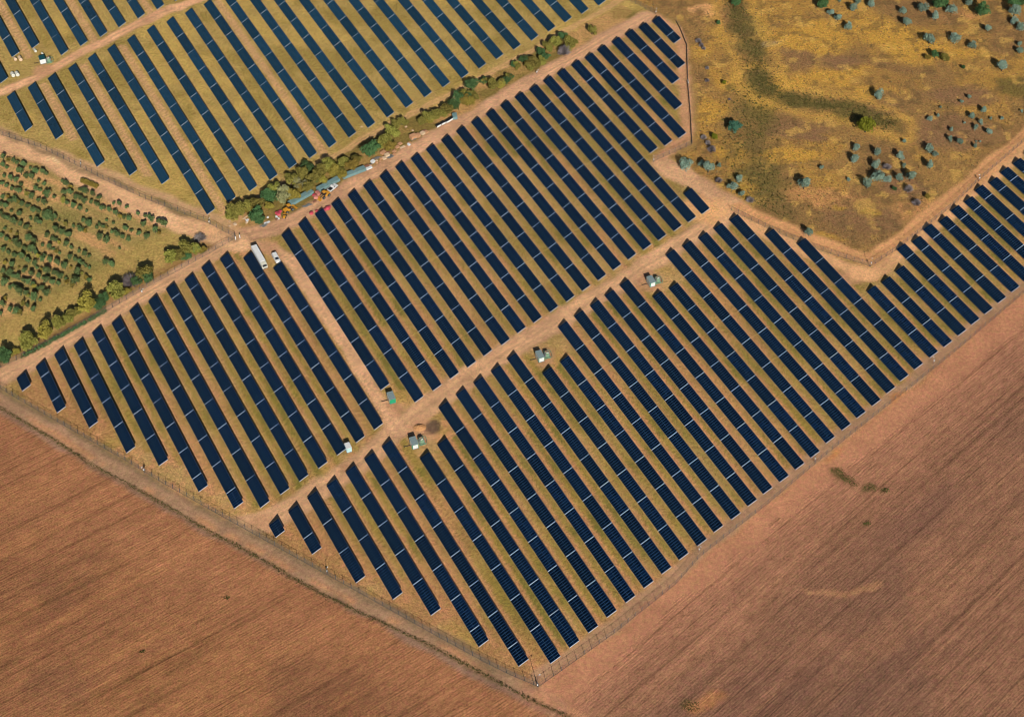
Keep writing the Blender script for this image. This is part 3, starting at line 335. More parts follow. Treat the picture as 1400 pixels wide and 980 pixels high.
# ------------------------------------------------------------------ terrain: one welded grid, split into the surfaces one can name
rng = np.random.default_rng(7)
def vnoise(x, y, s, seed):
    g = np.random.default_rng(seed).random((256, 256))
    u, v = x / s + 1000.0, y / s + 1000.0
    iu, iv = np.floor(u).astype(int), np.floor(v).astype(int)
    fu, fv = u - iu, v - iv
    fu, fv = fu * fu * (3 - 2 * fu), fv * fv * (3 - 2 * fv)
    a, b = g[iu % 256, iv % 256], g[(iu + 1) % 256, iv % 256]
    c, d = g[iu % 256, (iv + 1) % 256], g[(iu + 1) % 256, (iv + 1) % 256]
    return (a * (1 - fu) + b * fu) * (1 - fv) + (c * (1 - fu) + d * fu) * fv
def fbm(x, y, s, seed, o=4, g=0.55):
    t = 0; w = 0; a = 1.0
    for k in range(o):
        t = t + a * vnoise(x, y, s / 2 ** k, seed + k); w += a; a *= g
    return t / w
def sstep(a, b, v):
    t = np.clip((v - a) / (b - a), 0, 1); return t * t * (3 - 2 * t)
def seg_dist(x, y, P):
    d = np.full(x.shape, 1e9)
    for (ax, ay), (bx, by) in zip(P[:-1], P[1:]):
        vx, vy = bx - ax, by - ay
        t = np.clip(((x - ax) * vx + (y - ay) * vy) / (vx * vx + vy * vy + 1e-9), 0, 1)
        d = np.minimum(d, np.hypot(x - ax - t * vx, y - ay - t * vy))
    return d
def poly_sd(x, y, P):
    ins = np.zeros(x.shape, bool); n = len(P)
    for i in range(n):
        (ax, ay), (bx, by) = P[i], P[(i + 1) % n]
        if ay == by: continue
        ins ^= ((ay > y) != (by > y)) & (x < (bx - ax) * (y - ay) / (by - ay) + ax)
    d = seg_dist(x, y, P + [P[0]])
    return np.where(ins, d, -d)

STEP = 1.1
X0, X1, Y0, Y1 = -400.0, 420.0, 175.0, 860.0
gx = np.arange(X0, X1 + .01, STEP); gy = np.arange(Y0, Y1 + .01, STEP)
NX, NY = len(gx), len(gy)
x, y = [a.ravel() for a in np.meshgrid(gx, gy)]
wx = x + (fbm(x, y, 9, 11, 3) - .5) * 5.0
wy = y + (fbm(x, y, 9, 21, 3) - .5) * 5.0
AZ = R(-28.6373)
qx, qy, dx, dy = math.cos(AZ), -math.sin(AZ), math.sin(AZ), math.cos(AZ)
cc = qx * x + qy * y; ss = dx * x + dy * y
wc = qx * wx + qy * wy
def L3(*a): return np.array(lin(*a))
def blend(c, m, col, k=1.0):
    m = np.clip(m * k, 0, 1)[:, None]
    return c * (1 - m) + np.asarray(col) * m
n1 = fbm(x, y, 60, 31, 4); n2 = fbm(x, y, 14, 41, 4); n3 = fbm(x, y, 4, 51, 3); n4 = fbm(x, y, 26, 61, 4); nf = rng.random(x.shape)
far = sstep(380, 560, y)
# base: rough steppe grass
col = np.tile(L3(150, 118, 72), (len(x), 1))
LIGHTK = np.array([1.20, 1.17, 1.10])
# masks
m_farm = sstep(-1.0, 1.0, poly_sd(wx, wy, FARM))
m_orch = sstep(-1.5, 1.5, poly_sd(wx, wy, ORCH))
m_scrub = sstep(-1.5, 1.5, poly_sd(wx, wy, SCRUB))
m_strip = sstep(-1.0, 1.0, poly_sd(wx, wy, TREESTRIP))
m_fl = sstep(-1.2, 1.2, poly_sd(x + (wx - x) * .5, y + (wy - y) * .5, FIELDL))
sdr = poly_sd(x + (wx - x) * 1.5, y + (wy - y) * 1.5, FIELDR)
m_fr = sstep(-8.0, 7.0, sdr)
# --- farm grass with the strips between the rows
blk = {}
for b, px, py, sc, pt, n, pb in ROWS:
    blk.setdefault(b, []).append((qx * px + qy * py, dx * px + dy * py, (pt + n * 13 + pb) * 1.03 * sc + 2))
grass_y, grass_o, soil, straw = L3(164, 132, 74), L3(132, 112, 60), L3(186, 134, 94), L3(174, 140, 90)
f = col.copy()
f[:] = straw
f = blend(f, sstep(.42, .62, n2), grass_y); f = blend(f, sstep(.5, .66, n4), grass_o, .7); f = blend(f, sstep(.52, .7, n1 * .6 + n3 * .4), soil, .9)
lanev = np.zeros(len(x)); lanes = np.zeros(len(x)); side_soil = np.zeros(len(x)); side_grass = np.zeros(len(x)); lane = np.zeros(len(x))
for b, L in blk.items():
    L = sorted(L)
    cs = np.array([a[0] for a in L]); pitch = 10.0 if b in 'AB' else 8.2
    k = np.clip(np.searchsorted(cs, cc) - 1, 0, len(cs) - 1)
    u = (cc - cs[k]) / pitch
    tops = np.array([a[1] for a in L])[k]; lens = np.array([a[2] for a in L])[k]
    on = (cc > cs[0] - 3) & (cc < cs[-1] + pitch) & (ss < tops + 1) & (ss > tops - lens - 1)
    rk = np.random.default_rng(5 + ord(b)).random(len(cs))[k]
    jig = (n3 - .5) * .25
    if b in 'CDE':
        sm = sstep(.40, .50, u + jig) * (1 - sstep(.66, .80, u + jig))
        gm = sstep(.66, .82, u + jig) + (1 - sstep(.02, .08, u))
        along = fbm(ss, k * 37.0, 30, 71, 3)
        amt = {'C': .75, 'D': .6, 'E': 1.15}[b]
        side_soil = np.maximum(side_soil, on * sm * np.clip(amt * (.35 + 1.1 * along) - (rk - .5) * .6, 0, 1))
        side_grass = np.maximum(side_grass, on * gm * np.clip(.35 + along * .9, 0, 1))
        along2 = fbm(ss, k * 53.0, 45, 171, 3)
        lanev = np.maximum(lanev, on * sstep(.5, .68, along2) * (rk > .45)); lanes = np.maximum(lanes, on * sstep(.52, .7, 1 - along2) * (rk < .6))
        if b == 'E':   # mown centre line
            lane = np.maximum(lane, on * np.exp(-((u - .70) / .05) ** 2) * np.clip(along * 2 - .7, 0, 1))
    else:
        track = {1: 1, 3: .9, 5: .8, 0: .3, 9: .6}.get(0, 0)
        tr = np.isin(k, [1, 3, 5, 10]) if b == 'B' else (k % 3 == 1)
        sm = np.exp(-((u - .60 + jig * .3) / .05) ** 2) + np.exp(-((u - .80 + jig * .3) / .05) ** 2) + .5 * np.exp(-((u - .70) / .1) ** 2)
        side_soil = np.maximum(side_soil, on * tr * np.clip(sm, 0, 1) * .9)
        side_soil = np.maximum(side_soil, on * .45 * np.exp(-((u - .47 + jig * .5) / .05) ** 2) * np.clip(2 * fbm(ss, k * 31.0, 22, 91, 3) - .4, 0, 1))
        side_grass = np.maximum(side_grass, on * .5 * sstep(.5, .64, n2))
f = blend(f, side_grass * (1 - far * .4), L3(138, 118, 54), .9)
f = blend(f, side_grass * sstep(.52, .66, n2), L3(92, 96, 42), .65)
f = blend(f, lanev, L3(124, 112, 58), .35)
f = blend(f, lanes, L3(178, 128, 90), .45)
f = blend(f, side_soil, L3(180, 130, 92), .85)
f = blend(f, lane, L3(196, 138, 90), .7)
# upper blocks are paler, more even straw
ub = sstep(505, 540, ss) * (cc < 360)
ub = ub * (ss > 470)
f2 = np.tile(L3(164, 138, 80), (len(x), 1)); f2 = blend(f2, sstep(.45, .6, n2), L3(146, 124, 66), .9); f2 = blend(f2, sstep(.55, .65, n4), L3(178, 148, 82), .8)
f2 = blend(f2, side_soil, L3(196, 150, 112), .95)
upper = sstep(-2, 2, seg_dist(x, y, FARM) * 0 + (ss - np.interp(cc, [80, 180, 345], [470, 497, 533])))
f = f * (1 - upper[:, None]) + f2 * upper[:, None]
# reddish bare ground by the lower left fence
red = sstep(.46, .6, n4) * (1 - sstep(6, 26, seg_dist(x, y, F1)))
f = blend(f, red, L3(172, 122, 84), .6)
col = col * (1 - m_farm[:, None]) + f * m_farm[:, None]
# --- orchard
o = np.tile(L3(154, 132, 80), (len(x), 1))
ang = math.atan2(F3[4][1] - F3[1][1], F3[4][0] - F3[1][0])
ru = np.cos(ang) * x + np.sin(ang) * y; rv = -np.sin(ang) * x + np.cos(ang) * y
stripe = fbm(ru / 6.0, rv, 2.6, 101, 3)
o = blend(o, sstep(.42, .62, stripe), L3(192, 146, 98), .9); o = blend(o, sstep(.5, .66, n2), L3(138, 120, 68), .75)
o = blend(o, sstep(.5, .64, n4), L3(116, 112, 60), .65)
hedge_d = seg_dist(x, y, F2)
o = blend(o, sstep(26, 18, hedge_d + (n2 - .5) * 10) * sstep(3, 7, hedge_d), L3(164, 138, 78), .8)
col = col * (1 - m_orch[:, None]) + o * m_orch[:, None]
# --- scrubland
s = np.tile(L3(152, 117, 69), (len(x), 1))
s = blend(s, sstep(.45, .62, n2), L3(138, 106, 66), .8); s = blend(s, sstep(.5, .64, n4), L3(176, 134, 64), .7)
KC = {'y': L3(190, 145, 64), 'Y': L3(200, 160, 50), 'p': L3(134, 101, 72), 'o': L3(108, 94, 52), 't': L3(184, 134, 84), 's': L3(214, 158, 106), 'g': L3(146, 130, 100)}
for bx, by, rx, ry, t in BLOBS:
    e = np.hypot((wx * 1.5 - x * .5 - bx) / rx, (wy * 1.5 - y * .5 - by) / ry) + (n2 - .5) * .9
    s = blend(s, 1 - sstep(.55, 1.05, e), KC[t], .9)
s = blend(s, sstep(.46, .62, fbm(x, y, 20, 411, 5)), L3(132, 100, 66), .6)
s = blend(s, sstep(.55, .68, n3) , L3(100, 80, 52), .6); s = blend(s, sstep(.62, .72, fbm(x, y, 5, 131, 3)), L3(206, 164, 84), .5)
# the green gully that winds through the scrub
for P, wd, am, cg in ((GULLY3, 11.0, .55, L3(112, 96, 54)), (GULLY1, 5.0, .95, L3(104, 92, 52)), (GULLY2, 4.6, .95, L3(100, 90, 50))):
    dg = seg_dist(wx * 1.3 - x * .3, wy * 1.3 - y * .3, P) + (n2 - .5) * wd * .35
    s = blend(s, np.exp(-((dg - wd * 1.9) / (wd * .6)) ** 2) * (am > .9), L3(196, 152, 70), .55)
    s = blend(s, (1 - sstep(wd * .25, wd * 1.5, dg)) * (.55 + .45 * sstep(.38, .56, n3)), cg, am)
for P in (GULLY1, GULLY2):
    s = blend(s, np.exp(-((seg_dist(wx, wy, P) - .4) / .6) ** 2) * sstep(.4, .55, n2), L3(58, 54, 34), .6)
col = col * (1 - m_scrub[:, None]) + s * m_scrub[:, None]
# --- strip below the tree line
t_ = np.tile(L3(152, 122, 72), (len(x), 1)); t_ = blend(t_, sstep(.45, .6, n2), L3(118, 102, 54), .9); t_ = blend(t_, sstep(.55, .65, n4), L3(186, 142, 92), .7)
col = col * (1 - m_strip[:, None]) + t_ * m_strip[:, None]
# --- ploughed stubble fields
def field(ang, c0, c1, c2, c3, seed):
    u = np.cos(ang) * x + np.sin(ang) * y; v = -np.sin(ang) * x + np.cos(ang) * y
    s1 = fbm(u / 16, v, 2.2, seed, 2); s2 = fbm(u / 9, v, 9, seed + 9, 3); s3 = fbm(u / 2.2, v, 26, seed + 19, 4)
    c = np.tile(c0, (len(x), 1))
    c = blend(c, sstep(.42, .62, s3), c1, .85); c = blend(c, sstep(.5, .68, s2), c2, .6); c = blend(c, sstep(.58, .8, s1), c3, .5)
    # paired wheel lines of the drill and sprayer, and broad tonal drift
    vv = v + (fbm(u, v * 0 + seed, 60, seed + 41, 2) - .5) * 3
    for o_ in (0, 2.0):
        tr_ = np.exp(-((np.mod(vv + o_, 27.0) - 13) / .45) ** 2) * sstep(.36, .6, fbm(u / 3, v, 14, seed + 51, 3))
        c = blend(c, tr_, c2 * 1.12, .6)
    dk_ = np.exp(-((np.mod(vv + 7, 41.0) - 20) / .5) ** 2) * sstep(.48, .62, fbm(u / 4, v, 12, seed + 61, 3))
    c = blend(c, dk_, c3 * .8, .7)
    return c
ANG_L, ANG_R = R(36.0), R(43.6)
fl = field(ANG_L, L3(154, 104, 66), L3(140, 93, 60), L3(170, 116, 70), L3(112, 80, 48), 201)
dW = seg_dist(x, y, WEEDS)
fl = blend(fl, (1 - sstep(6, 46, dW + (n4 - .5) * 40)), L3(176, 120, 78), .6)
fl = blend(fl, sstep(.5, .62, fbm(x, y, 30, 251, 4)) * sstep(10, 30, dW), L3(128, 88, 60), .45)
fr = field(ANG_R, L3(150, 104, 72), L3(134, 93, 68), L3(164, 114, 76), L3(112, 80, 54), 231)
dF = seg_dist(x, y, FR)
fr = blend(fr, (1 - sstep(12, 40, dF + (n4 - .5) * 26)), L3(178, 122, 84), .65)
fr = blend(fr, sstep(.5, .62, fbm(x, y, 40, 271, 4)) * sstep(20, 50, dF), L3(120, 86, 64), .45)
base_head = np.tile(L3(182, 122, 86), (len(x), 1)); base_head = blend(base_head, sstep(.45, .62, n2), L3(164, 110, 76), .7)
m_out = sstep(-2, 2, poly_sd(wx, wy, HEADLAND)) * (1 - m_farm)
col = col * (1 - m_out[:, None]) + base_head * m_out[:, None]
col = col * (1 - m_fl[:, None]) + fl * m_fl[:, None]
col = col * (1 - m_fr[:, None]) + fr * m_fr[:, None]
# --- tracks
TC = {'FROAD': L3(156, 122, 96), 'OROAD': L3(208, 162, 122), 'BIN': L3(190, 150, 112), 'UPPER': L3(206, 156, 120), 'HEADR': L3(186, 126, 88), 'RIN': L3(172, 136, 108),
      'F6IN': L3(206, 156, 112), 'F6OUT': L3(200, 146, 100), 'F5IN': L3(188, 140, 104), 'BPATH': L3(196, 152, 108), 'DTRACK': L3(188, 146, 112), 'CTRACK': L3(188, 144, 112), 'SERVICE': L3(200, 154, 118), 'CENTRAL': L3(194, 150, 114)}
m_road = np.zeros(len(x))
for k, rad, P in ROADS:
    d = seg_dist(x + (wx - x) * .7, y + (wy - y) * .7, P)
    soft = 6.0 if k == 'HEADR' else 1.1
    m = 1 - sstep(rad - soft, rad + soft, d)
    c = TC[k] * (1 + (n2[:, None] - .5) * .35)
    m2 = m * (.92 if k not in ('HEADR', 'RIN', 'BPATH') else .75)
    if k == 'BPATH': m2 = m * (.35 + .65 * np.exp(-((np.abs(d) - .9) / .5) ** 2))
    col = col * (1 - m2[:, None]) + c * m2[:, None]
    if k in ('CENTRAL', 'CTRACK', 'DTRACK', 'FROAD', 'OROAD', 'SERVICE', 'UPPER'):
        dd = seg_dist(x + (wx - x) * .35, y + (wy - y) * .35, P)
        for o_, w_, am in ((1.0, .5, .26), (2.1, .45, .16), (rad * .9, .5, -.2), (.2, .5, -.10)):
            rut = np.exp(-((dd - o_) / w_) ** 2) * sstep(.3, .6, fbm(x, y, 16, 311 + int(o_ * 10), 3))
            col = col * (1 + rut[:, None] * am * np.array([1, .98, .92]))
        pale = sstep(.52, .66, fbm(x, y, 11, 331, 4)) * m
        col = blend(col, pale, c * 1.16, .6)
        dk = sstep(.56, .68, fbm(x, y, 8, 341, 4)) * m
        col = blend(col, dk, c * .80, .55)
    # wheel ruts
    if rad > 2.5 and k != 'HEADR':
        for o_ in (.25, .62):
            rut = np.exp(-((d - rad * o_) / .35) ** 2) * sstep(.35, .6, fbm(x, y, 12, 301, 3))
            col = col * (1 + rut[:, None] * np.where(k in ('FROAD',), -.14, .13))
    if k != 'HEADR': m_road = np.maximum(m_road, m)
for bx, by, r in PADS:
    m = 1 - sstep(r * .7, r * 1.25, np.hypot(wx - bx, wy - by) + (n2 - .5) * r * .5)
    col = col * (1 - m[:, None] * .85) + (L3(182, 136, 102) * (1 + (n3[:, None] - .5) * .3)) * m[:, None] * .85
    m_road = np.maximum(m_road, m)
# pale sand by the east end of the central track, burnt patch, weeds
for (bx, by), r, c in (((SAND1[0], SAND1[1]), 11, L3(218, 164, 112)), ((BURN[0], BURN[1]), 3.4, L3(86, 70, 60)), ((SAND2[0], SAND2[1]), 6, L3(222, 168, 120)), ((SAND3[0], SAND3[1]), 3.5, L3(218, 168, 122))):
    e = np.hypot((wx - bx) * .8, (wy - by)) + (n3 - .5) * r * .7
    col = blend(col, 1 - sstep(r * .45, r, e), c, .85)
dw = seg_dist(x + (wx - x) * .3, y + (wy - y) * .3, WEEDS)
col = blend(col, (1 - sstep(.2, 1.1, dw)) * sstep(.3, .55, n2), L3(96, 78, 48), .7)
col = blend(col, np.exp(-((dw - 2.2) / 1.2) ** 2) * sstep(.5, .62, n2) * (1 - m_fl), L3(196, 136, 92), .6)
for P in (F1, F3):
    col = blend(col, (1 - sstep(.6, 2.4, seg_dist(wx, wy, P))) * sstep(.36, .5, n2), L3(112, 98, 74), .6)
for bx, by, r in WEEDSPOTS:
    col = blend(col, 1 - sstep(r * .3, r, np.hypot(wx - bx, wy - by) + (n3 - .5) * r), L3(96, 84, 44), .6)
col = blend(col, (1 - sstep(.3, 1.8, seg_dist(wx, wy, ARC) + (n3 - .5) * 2)), L3(190, 134, 84), .6)
for bx, by, r in OCHRE:
    u = np.cos(ANG_R) * (wx - bx) + np.sin(ANG_R) * (wy - by); v = -np.sin(ANG_R) * (wx - bx) + np.cos(ANG_R) * (wy - by)
    col = blend(col, 1 - sstep(r * .15, r * .6, np.hypot(u * .5, v * 1.2) + (n3 - .5) * r * .6), L3(188, 124, 66), .75)
# fine unevenness
col = col * (1 + (n3[:, None] - .5) * .28 + (nf[:, None] - .5) * .10)
lum = (col @ np.array([.30, .56, .14]))[:, None]
col = lum + (col - lum) * .98
mfl = np.maximum(m_fl, m_fr)[:, None]
lum = (col @ np.array([.30, .56, .14]))[:, None]
col = col + (lum - col) * (m_fl * .04 + m_fr * .10 + m_out * (1 - mfl[:, 0]) * .10)[:, None]
col = col * (1 - mfl * np.array([.12, .13, .05]))
col = np.clip(col * LIGHTK, 0.005, 0.9)

# which named surface a face belongs to
kind = np.zeros(len(x), int)
kind[m_scrub > .5] = 1; kind[m_orch > .5] = 2; kind[m_farm > .5] = 3; kind[m_strip > .5] = 3
kind[m_fl > .5] = 4; kind[m_fr > .5] = 5; kind[m_road > .5] = 6
fi = (np.arange(NY - 1)[:, None] * NX + np.arange(NX - 1)[None, :]).ravel()
faces = np.stack([fi, fi + 1, fi + NX + 1, fi + NX], 1)
fk = kind[fi]
z = (fbm(x, y, 3.0, 401, 2) - .5) * .05 + np.where(m_road > .5, -.03, 0)

def ground_material(name, mode, ang=0.0):
    t = NT(name)
    vc = t.n('ShaderNodeVertexColor'); vc.layer_name = 'soil'
    pos = t.n('ShaderNodeNewGeometry').outputs['Position']
    fine = t.noise(pos, 2.3, 2.0, 0.8)
    if mode == 'field':
        rot = t.mapping(pos, (0, 0, -ang))
        a = t.noise(t.mapping(rot, (0, 0, 0), (0.012, 1.0, 1.0)), 0.55, 3.0, 0.65)
        wv = t.n('ShaderNodeTexWave'); wv.wave_type = 'BANDS'; wv.bands_direction = 'Y'
        t.set(wv.inputs['Vector'], t.mapping(rot, (0, 0, 0), (0.08, 1.0, 1.0)))
        wv.inputs['Scale'].default_value = 0.33; wv.inputs['Distortion'].default_value = 4.5
        wv.inputs['Detail'].default_value = 3.0; wv.inputs['Detail Scale'].default_value = 1.4; wv.inputs['Detail Roughness'].default_value = 0.65
        a2 = t.noise(t.mapping(rot, (0, 0, 0), (0.10, 1.0, 1.0)), 1.9, 2.0, 0.7)
        gr = t.noise(pos, 1.5, 3.0, 0.8)
        h = t.math('ADD', t.math('MULTIPLY', a2, 0.4), t.math('MULTIPLY', gr, 0.6))
        f = t.ramp(h, [(0.38, 0.56), (0.5, 1.0), (0.62, 1.42)])
        f = t.mix(1.0, f, t.ramp(a, [(0.32, 0.66), (0.44, 0.97), (0.6, 1.03), (0.72, 1.2)]), 'MULTIPLY')
        wm = t.noise(pos, 0.045, 3.0, 0.6)
        f = t.mix(t.ramp(wm, [(0.38, 0.05), (0.62, 0.6)]), f, t.mix(1.0, f, t.ramp(wv.outputs['Fac'], [(0.0, 0.72), (0.35, 1.0), (1.0, 1.14)]), 'MULTIPLY'))
    elif mode == 'road':
        a = t.noise(pos, 0.8, 4.0, 0.7)
        h = t.math('ADD', t.math('MULTIPLY', a, 0.5), t.math('MULTIPLY', fine, 0.5))
        f = t.ramp(h, [(0.36, 0.70), (0.64, 1.28)])
    elif mode == 'scrub':
        a = t.noise(pos, 1.0, 3.0, 0.8)
        h = t.math('ADD', t.math('MULTIPLY', a, 0.5), t.math('MULTIPLY', fine, 0.5))
        f = t.ramp(h, [(0.38, 0.42), (0.47, 0.90), (0.53, 1.06), (0.62, 1.5)])
    else:
        a = t.noise(pos, 0.9, 3.0, 0.75)
        h = t.math('ADD', t.math('MULTIPLY', a, 0.5), t.math('MULTIPLY', fine, 0.5))
        f = t.ramp(h, [(0.37, 0.50), (0.5, 1.0), (0.63, 1.50)])
    c = t.mix(1.0, vc.outputs[0], f, 'MULTIPLY')
    # colour drift: some tufts greener, some redder
    hue = t.noise(pos, 0.6, 2.0, 0.6)
    hs = t.n('ShaderNodeHueSaturation'); t.set(hs.inputs['Color'], c)
    t.set(hs.inputs['Hue'], t.math('MULTIPLY_ADD', hue, 0.05, 0.475))
    t.bsdf(hs.outputs[0], 0.95, 0.05, 0.0, t.bump(h, 0.16 if mode != 'road' else 0.08, 0.2))
    return t.mat
GM = [ground_material('steppe_soil', 'road'), ground_material('scrub_grass', 'scrub'), ground_material('orchard_soil', 'grass'), ground_material('farm_grass', 'grass'),
      ground_material('stubble_soil_west', 'field', ANG_L), ground_material('stubble_soil_east', 'field', ANG_R), ground_material('track_soil', 'road')]
def sheet(name, sel, mat):
    fs = faces[sel]
    used, inv = np.unique(fs, return_inverse=True)
    me = bpy.data.meshes.new(name)
    nv, nfc = len(used), len(fs)
    me.vertices.add(nv)
    me.vertices.foreach_set('co', np.stack([x[used], y[used], z[used]], 1).ravel())
    me.loops.add(nfc * 4); me.loops.foreach_set('vertex_index', inv.ravel().astype(np.int32))
    me.polygons.add(nfc); me.polygons.foreach_set('loop_start', np.arange(nfc, dtype=np.int32) * 4)
    me.update(calc_edges=True)
    ca = me.color_attributes.new('soil', 'FLOAT_COLOR', 'POINT')
    ca.data.foreach_set('color', np.concatenate([col[used], np.ones((nv, 1))], 1).ravel())
    me.polygons.foreach_set('use_smooth', np.ones(nfc, bool))
    me.materials.append(mat)
    return tag(obj(name, me), kind='structure')
for k, nm in enumerate(('ground', 'scrubland', 'orchard_ground', 'solar_farm_ground', 'ploughed_field', 'ploughed_field', 'dirt_road')):
    if (fk == k).any(): sheet(nm, fk == k, GM[k])
# the plain beyond, out to the horizon
t = NT('distant_plain'); p_ = t.n('ShaderNodeNewGeometry').outputs['Position']
t.bsdf(t.ramp(t.noise(p_, 0.006, 5.0, 0.6), [(0.35, lin(150, 118, 72)), (0.5, lin(140, 95, 66)), (0.65, lin(120, 104, 58))]), 0.95, 0.05)
mb = MB(); B_ = 9000.0
gx1, gy1 = gx[-1], gy[-1]
for a in ((-B_, -B_, B_, Y0), (-B_, gy1, B_, B_), (-B_, Y0, X0, gy1), (gx1, Y0, B_, gy1)):
    mb.quad([(a[0], a[1], 0), (a[2], a[1], 0), (a[2], a[3], 0), (a[0], a[3], 0)])
tag(obj('ground', mb.mesh('ground_plain', t.mat)), kind='structure')

# ------------------------------------------------------------------ words for labels
ONES = ['zero', 'one', 'two', 'three', 'four', 'five', 'six', 'seven', 'eight', 'nine', 'ten', 'eleven', 'twelve', 'thirteen', 'fourteen', 'fifteen', 'sixteen', 'seventeen', 'eighteen', 'nineteen']
ORD = ['zeroth', 'first', 'second', 'third', 'fourth', 'fifth', 'sixth', 'seventh', 'eighth', 'ninth', 'tenth', 'eleventh', 'twelfth', 'thirteenth', 'fourteenth', 'fifteenth', 'sixteenth', 'seventeenth', 'eighteenth', 'nineteenth']
TENS = {2: 'twenty', 3: 'thirty', 4: 'forty', 5: 'fifty', 6: 'sixty', 7: 'seventy', 8: 'eighty', 9: 'ninety'}
TENTH = {2: 'twentieth', 3: 'thirtieth', 4: 'fortieth', 5: 'fiftieth', 6: 'sixtieth', 7: 'seventieth', 8: 'eightieth', 9: 'ninetieth'}
def ordinal(n):
    if n < 20: return ORD[n]
    return TENTH[n // 10] if n % 10 == 0 else TENS[n // 10] + '-' + ORD[n % 10]
def place(i, n, a='from the left', b='from the right'):
    """i counted from 0 among n; shorter count wins"""
    if n == 1: return ''
    if i == 0: return 'first ' + a
    if i == n - 1: return 'first ' + b
    return (ordinal(i + 1) + ' ' + a) if i < n / 2 else (ordinal(n - i) + ' ' + b)

# ------------------------------------------------------------------ solar tables
TILT = R(25.18); WID = 4.02; ZLOW = 0.70; MP = 1.012
ct, st_ = math.cos(TILT), math.sin(TILT)
def on_slope(xx, v, h=0.0): return (xx, v * ct - h * st_, ZLOW + v * st_ + h * ct)
mesh_cache = {}
def table_meshes(n, style):
    key = (n, style)
    if key in mesh_cache: return mesh_cache[key]
    me = MB(); uvs = []
    Lx = n * MP
    def slab(x0, x1, v0, v1, h0, h1, m):
        p = [on_slope(a, b, c) for c in (h0, h1) for a, b in ((x0, v0), (x1, v0), (x1, v1), (x0, v1))]
        i = len(me.v); me.v.extend(p)
        for f_ in ((3, 2, 1, 0), (4, 5, 6, 7), (0, 1, 5, 4), (1, 2, 6, 5), (2, 3, 7, 6), (3, 0, 4, 7)):
            me.f.append(tuple(i + k for k in f_)); me.m.append(m); uvs.extend([(0, 0)] * 4)
    slab(0, Lx, 0, WID, -0.045, 0, 0)
    e = 0.030 if style == 'C' else 0.02
    hw = WID / 2
    for i in range(n):
        for r in (0, 1):
            x0, x1 = i * MP + e, (i + 1) * MP - e; v0, v1 = r * hw + (.02 if style == 'C' else .012), (r + 1) * hw - (.02 if style == 'C' else .012)
            q = [on_slope(a, b, .006) for a, b in ((x0, v0), (x1, v0), (x1, v1), (x0, v1))]
            me.quad(q, 1); uvs.extend([(0, 0), (1, 0), (1, 1), (0, 1)])
    g = me.mesh('panel_table', [M['alu'], M['glass']] if style == 'C' else [M['frameb'], M['glassb']], fix=False)
    uv = g.uv_layers.new(name='cells')
    uv.data.foreach_set('uv', [c for p in uvs for c in p])
    r = MB()
    w = 0.14 if style == 'C' else 0.13
    x0 = Lx + .03
    p = [on_slope(a, b, c) for c in (-.09, .012) for a, b in ((x0, .04), (x0 + w, .04), (x0 + w, WID - .04), (x0, WID - .04))]
    r.v = p
    for f_ in ((3, 2, 1, 0), (4, 5, 6, 7), (0, 1, 5, 4), (1, 2, 6, 5), (2, 3, 7, 6), (3, 0, 4, 7)): r.f.append(f_); r.m.append(0)
    rail = r.mesh('end_rail', M['rail' if style == 'C' else 'railb'])
    s = MB(); k = max(2, int(round(Lx / 3.3)))
    for i in range(k):
        xx = (i + .5) * Lx / k
        for v in (.95, 3.05):
            t = on_slope(xx, v, -.17); s.tube((t[0], t[1], -.3), t, .055, n=5)
        a, b = on_slope(xx, .25, -.12), on_slope(xx, 3.75, -.12); s.tube(a, b, .05, n=4)
    for v in (.45, 1.6, 2.45, 3.6): s.tube(on_slope(.05, v, -.085), on_slope(Lx - .05, v, -.085), .035, n=4)
    sup = s.mesh('support_frame', M['steel'])
    mesh_cache[key] = (g, rail, sup)
    return mesh_cache[key]
BLOCK = {'A': 'in the top left corner block', 'B': 'above the tree line', 'C': 'in the middle block', 'D': 'in the orchard side block', 'E': 'in the lower right block'}
RZ = math.atan2(-dy, -dx); rt0 = random.Random(17)
for b in 'ABCDE':
    L = [r for r in ROWS if r[0] == b]
    L.sort(key=lambda r: qx * r[1] + qy * r[2])
    for i, (_, px, py, sc, pt, n, pb) in enumerate(L):
        root = empty('solar_panel_row', (px, py, 0), RZ, (sc, 1, 1))
        parts = ([pt] if pt else []) + [13] * n + ([pb] if pb else [])
        cnt = len(parts)
        size = 'short' if cnt <= 2 else ('long' if cnt >= 7 else '')
        nm = ' '.join(w_ for w_ in (size, 'blue' if b in 'AB' else ('' if size else 'dark blue'), 'solar panel row') if w_)
        tag(root, nm + ', ' + place(i, len(L)) + ' ' + BLOCK[b], 'solar panels', 'solar panel rows ' + BLOCK[b])
        xx = 0.0
        for nmod in parts:
            g, rail, sup = table_meshes(nmod, 'B' if b in 'AB' else 'C')
            tb = obj('panel_table', g, root, (xx, 0, 0)); tb.rotation_euler = (R(rt0.gauss(0, .5)), R(rt0.gauss(0, .08)), 0)
            obj('end_rail', rail, tb); obj('support_frame', sup, tb)
            xx += nmod * MP + .25

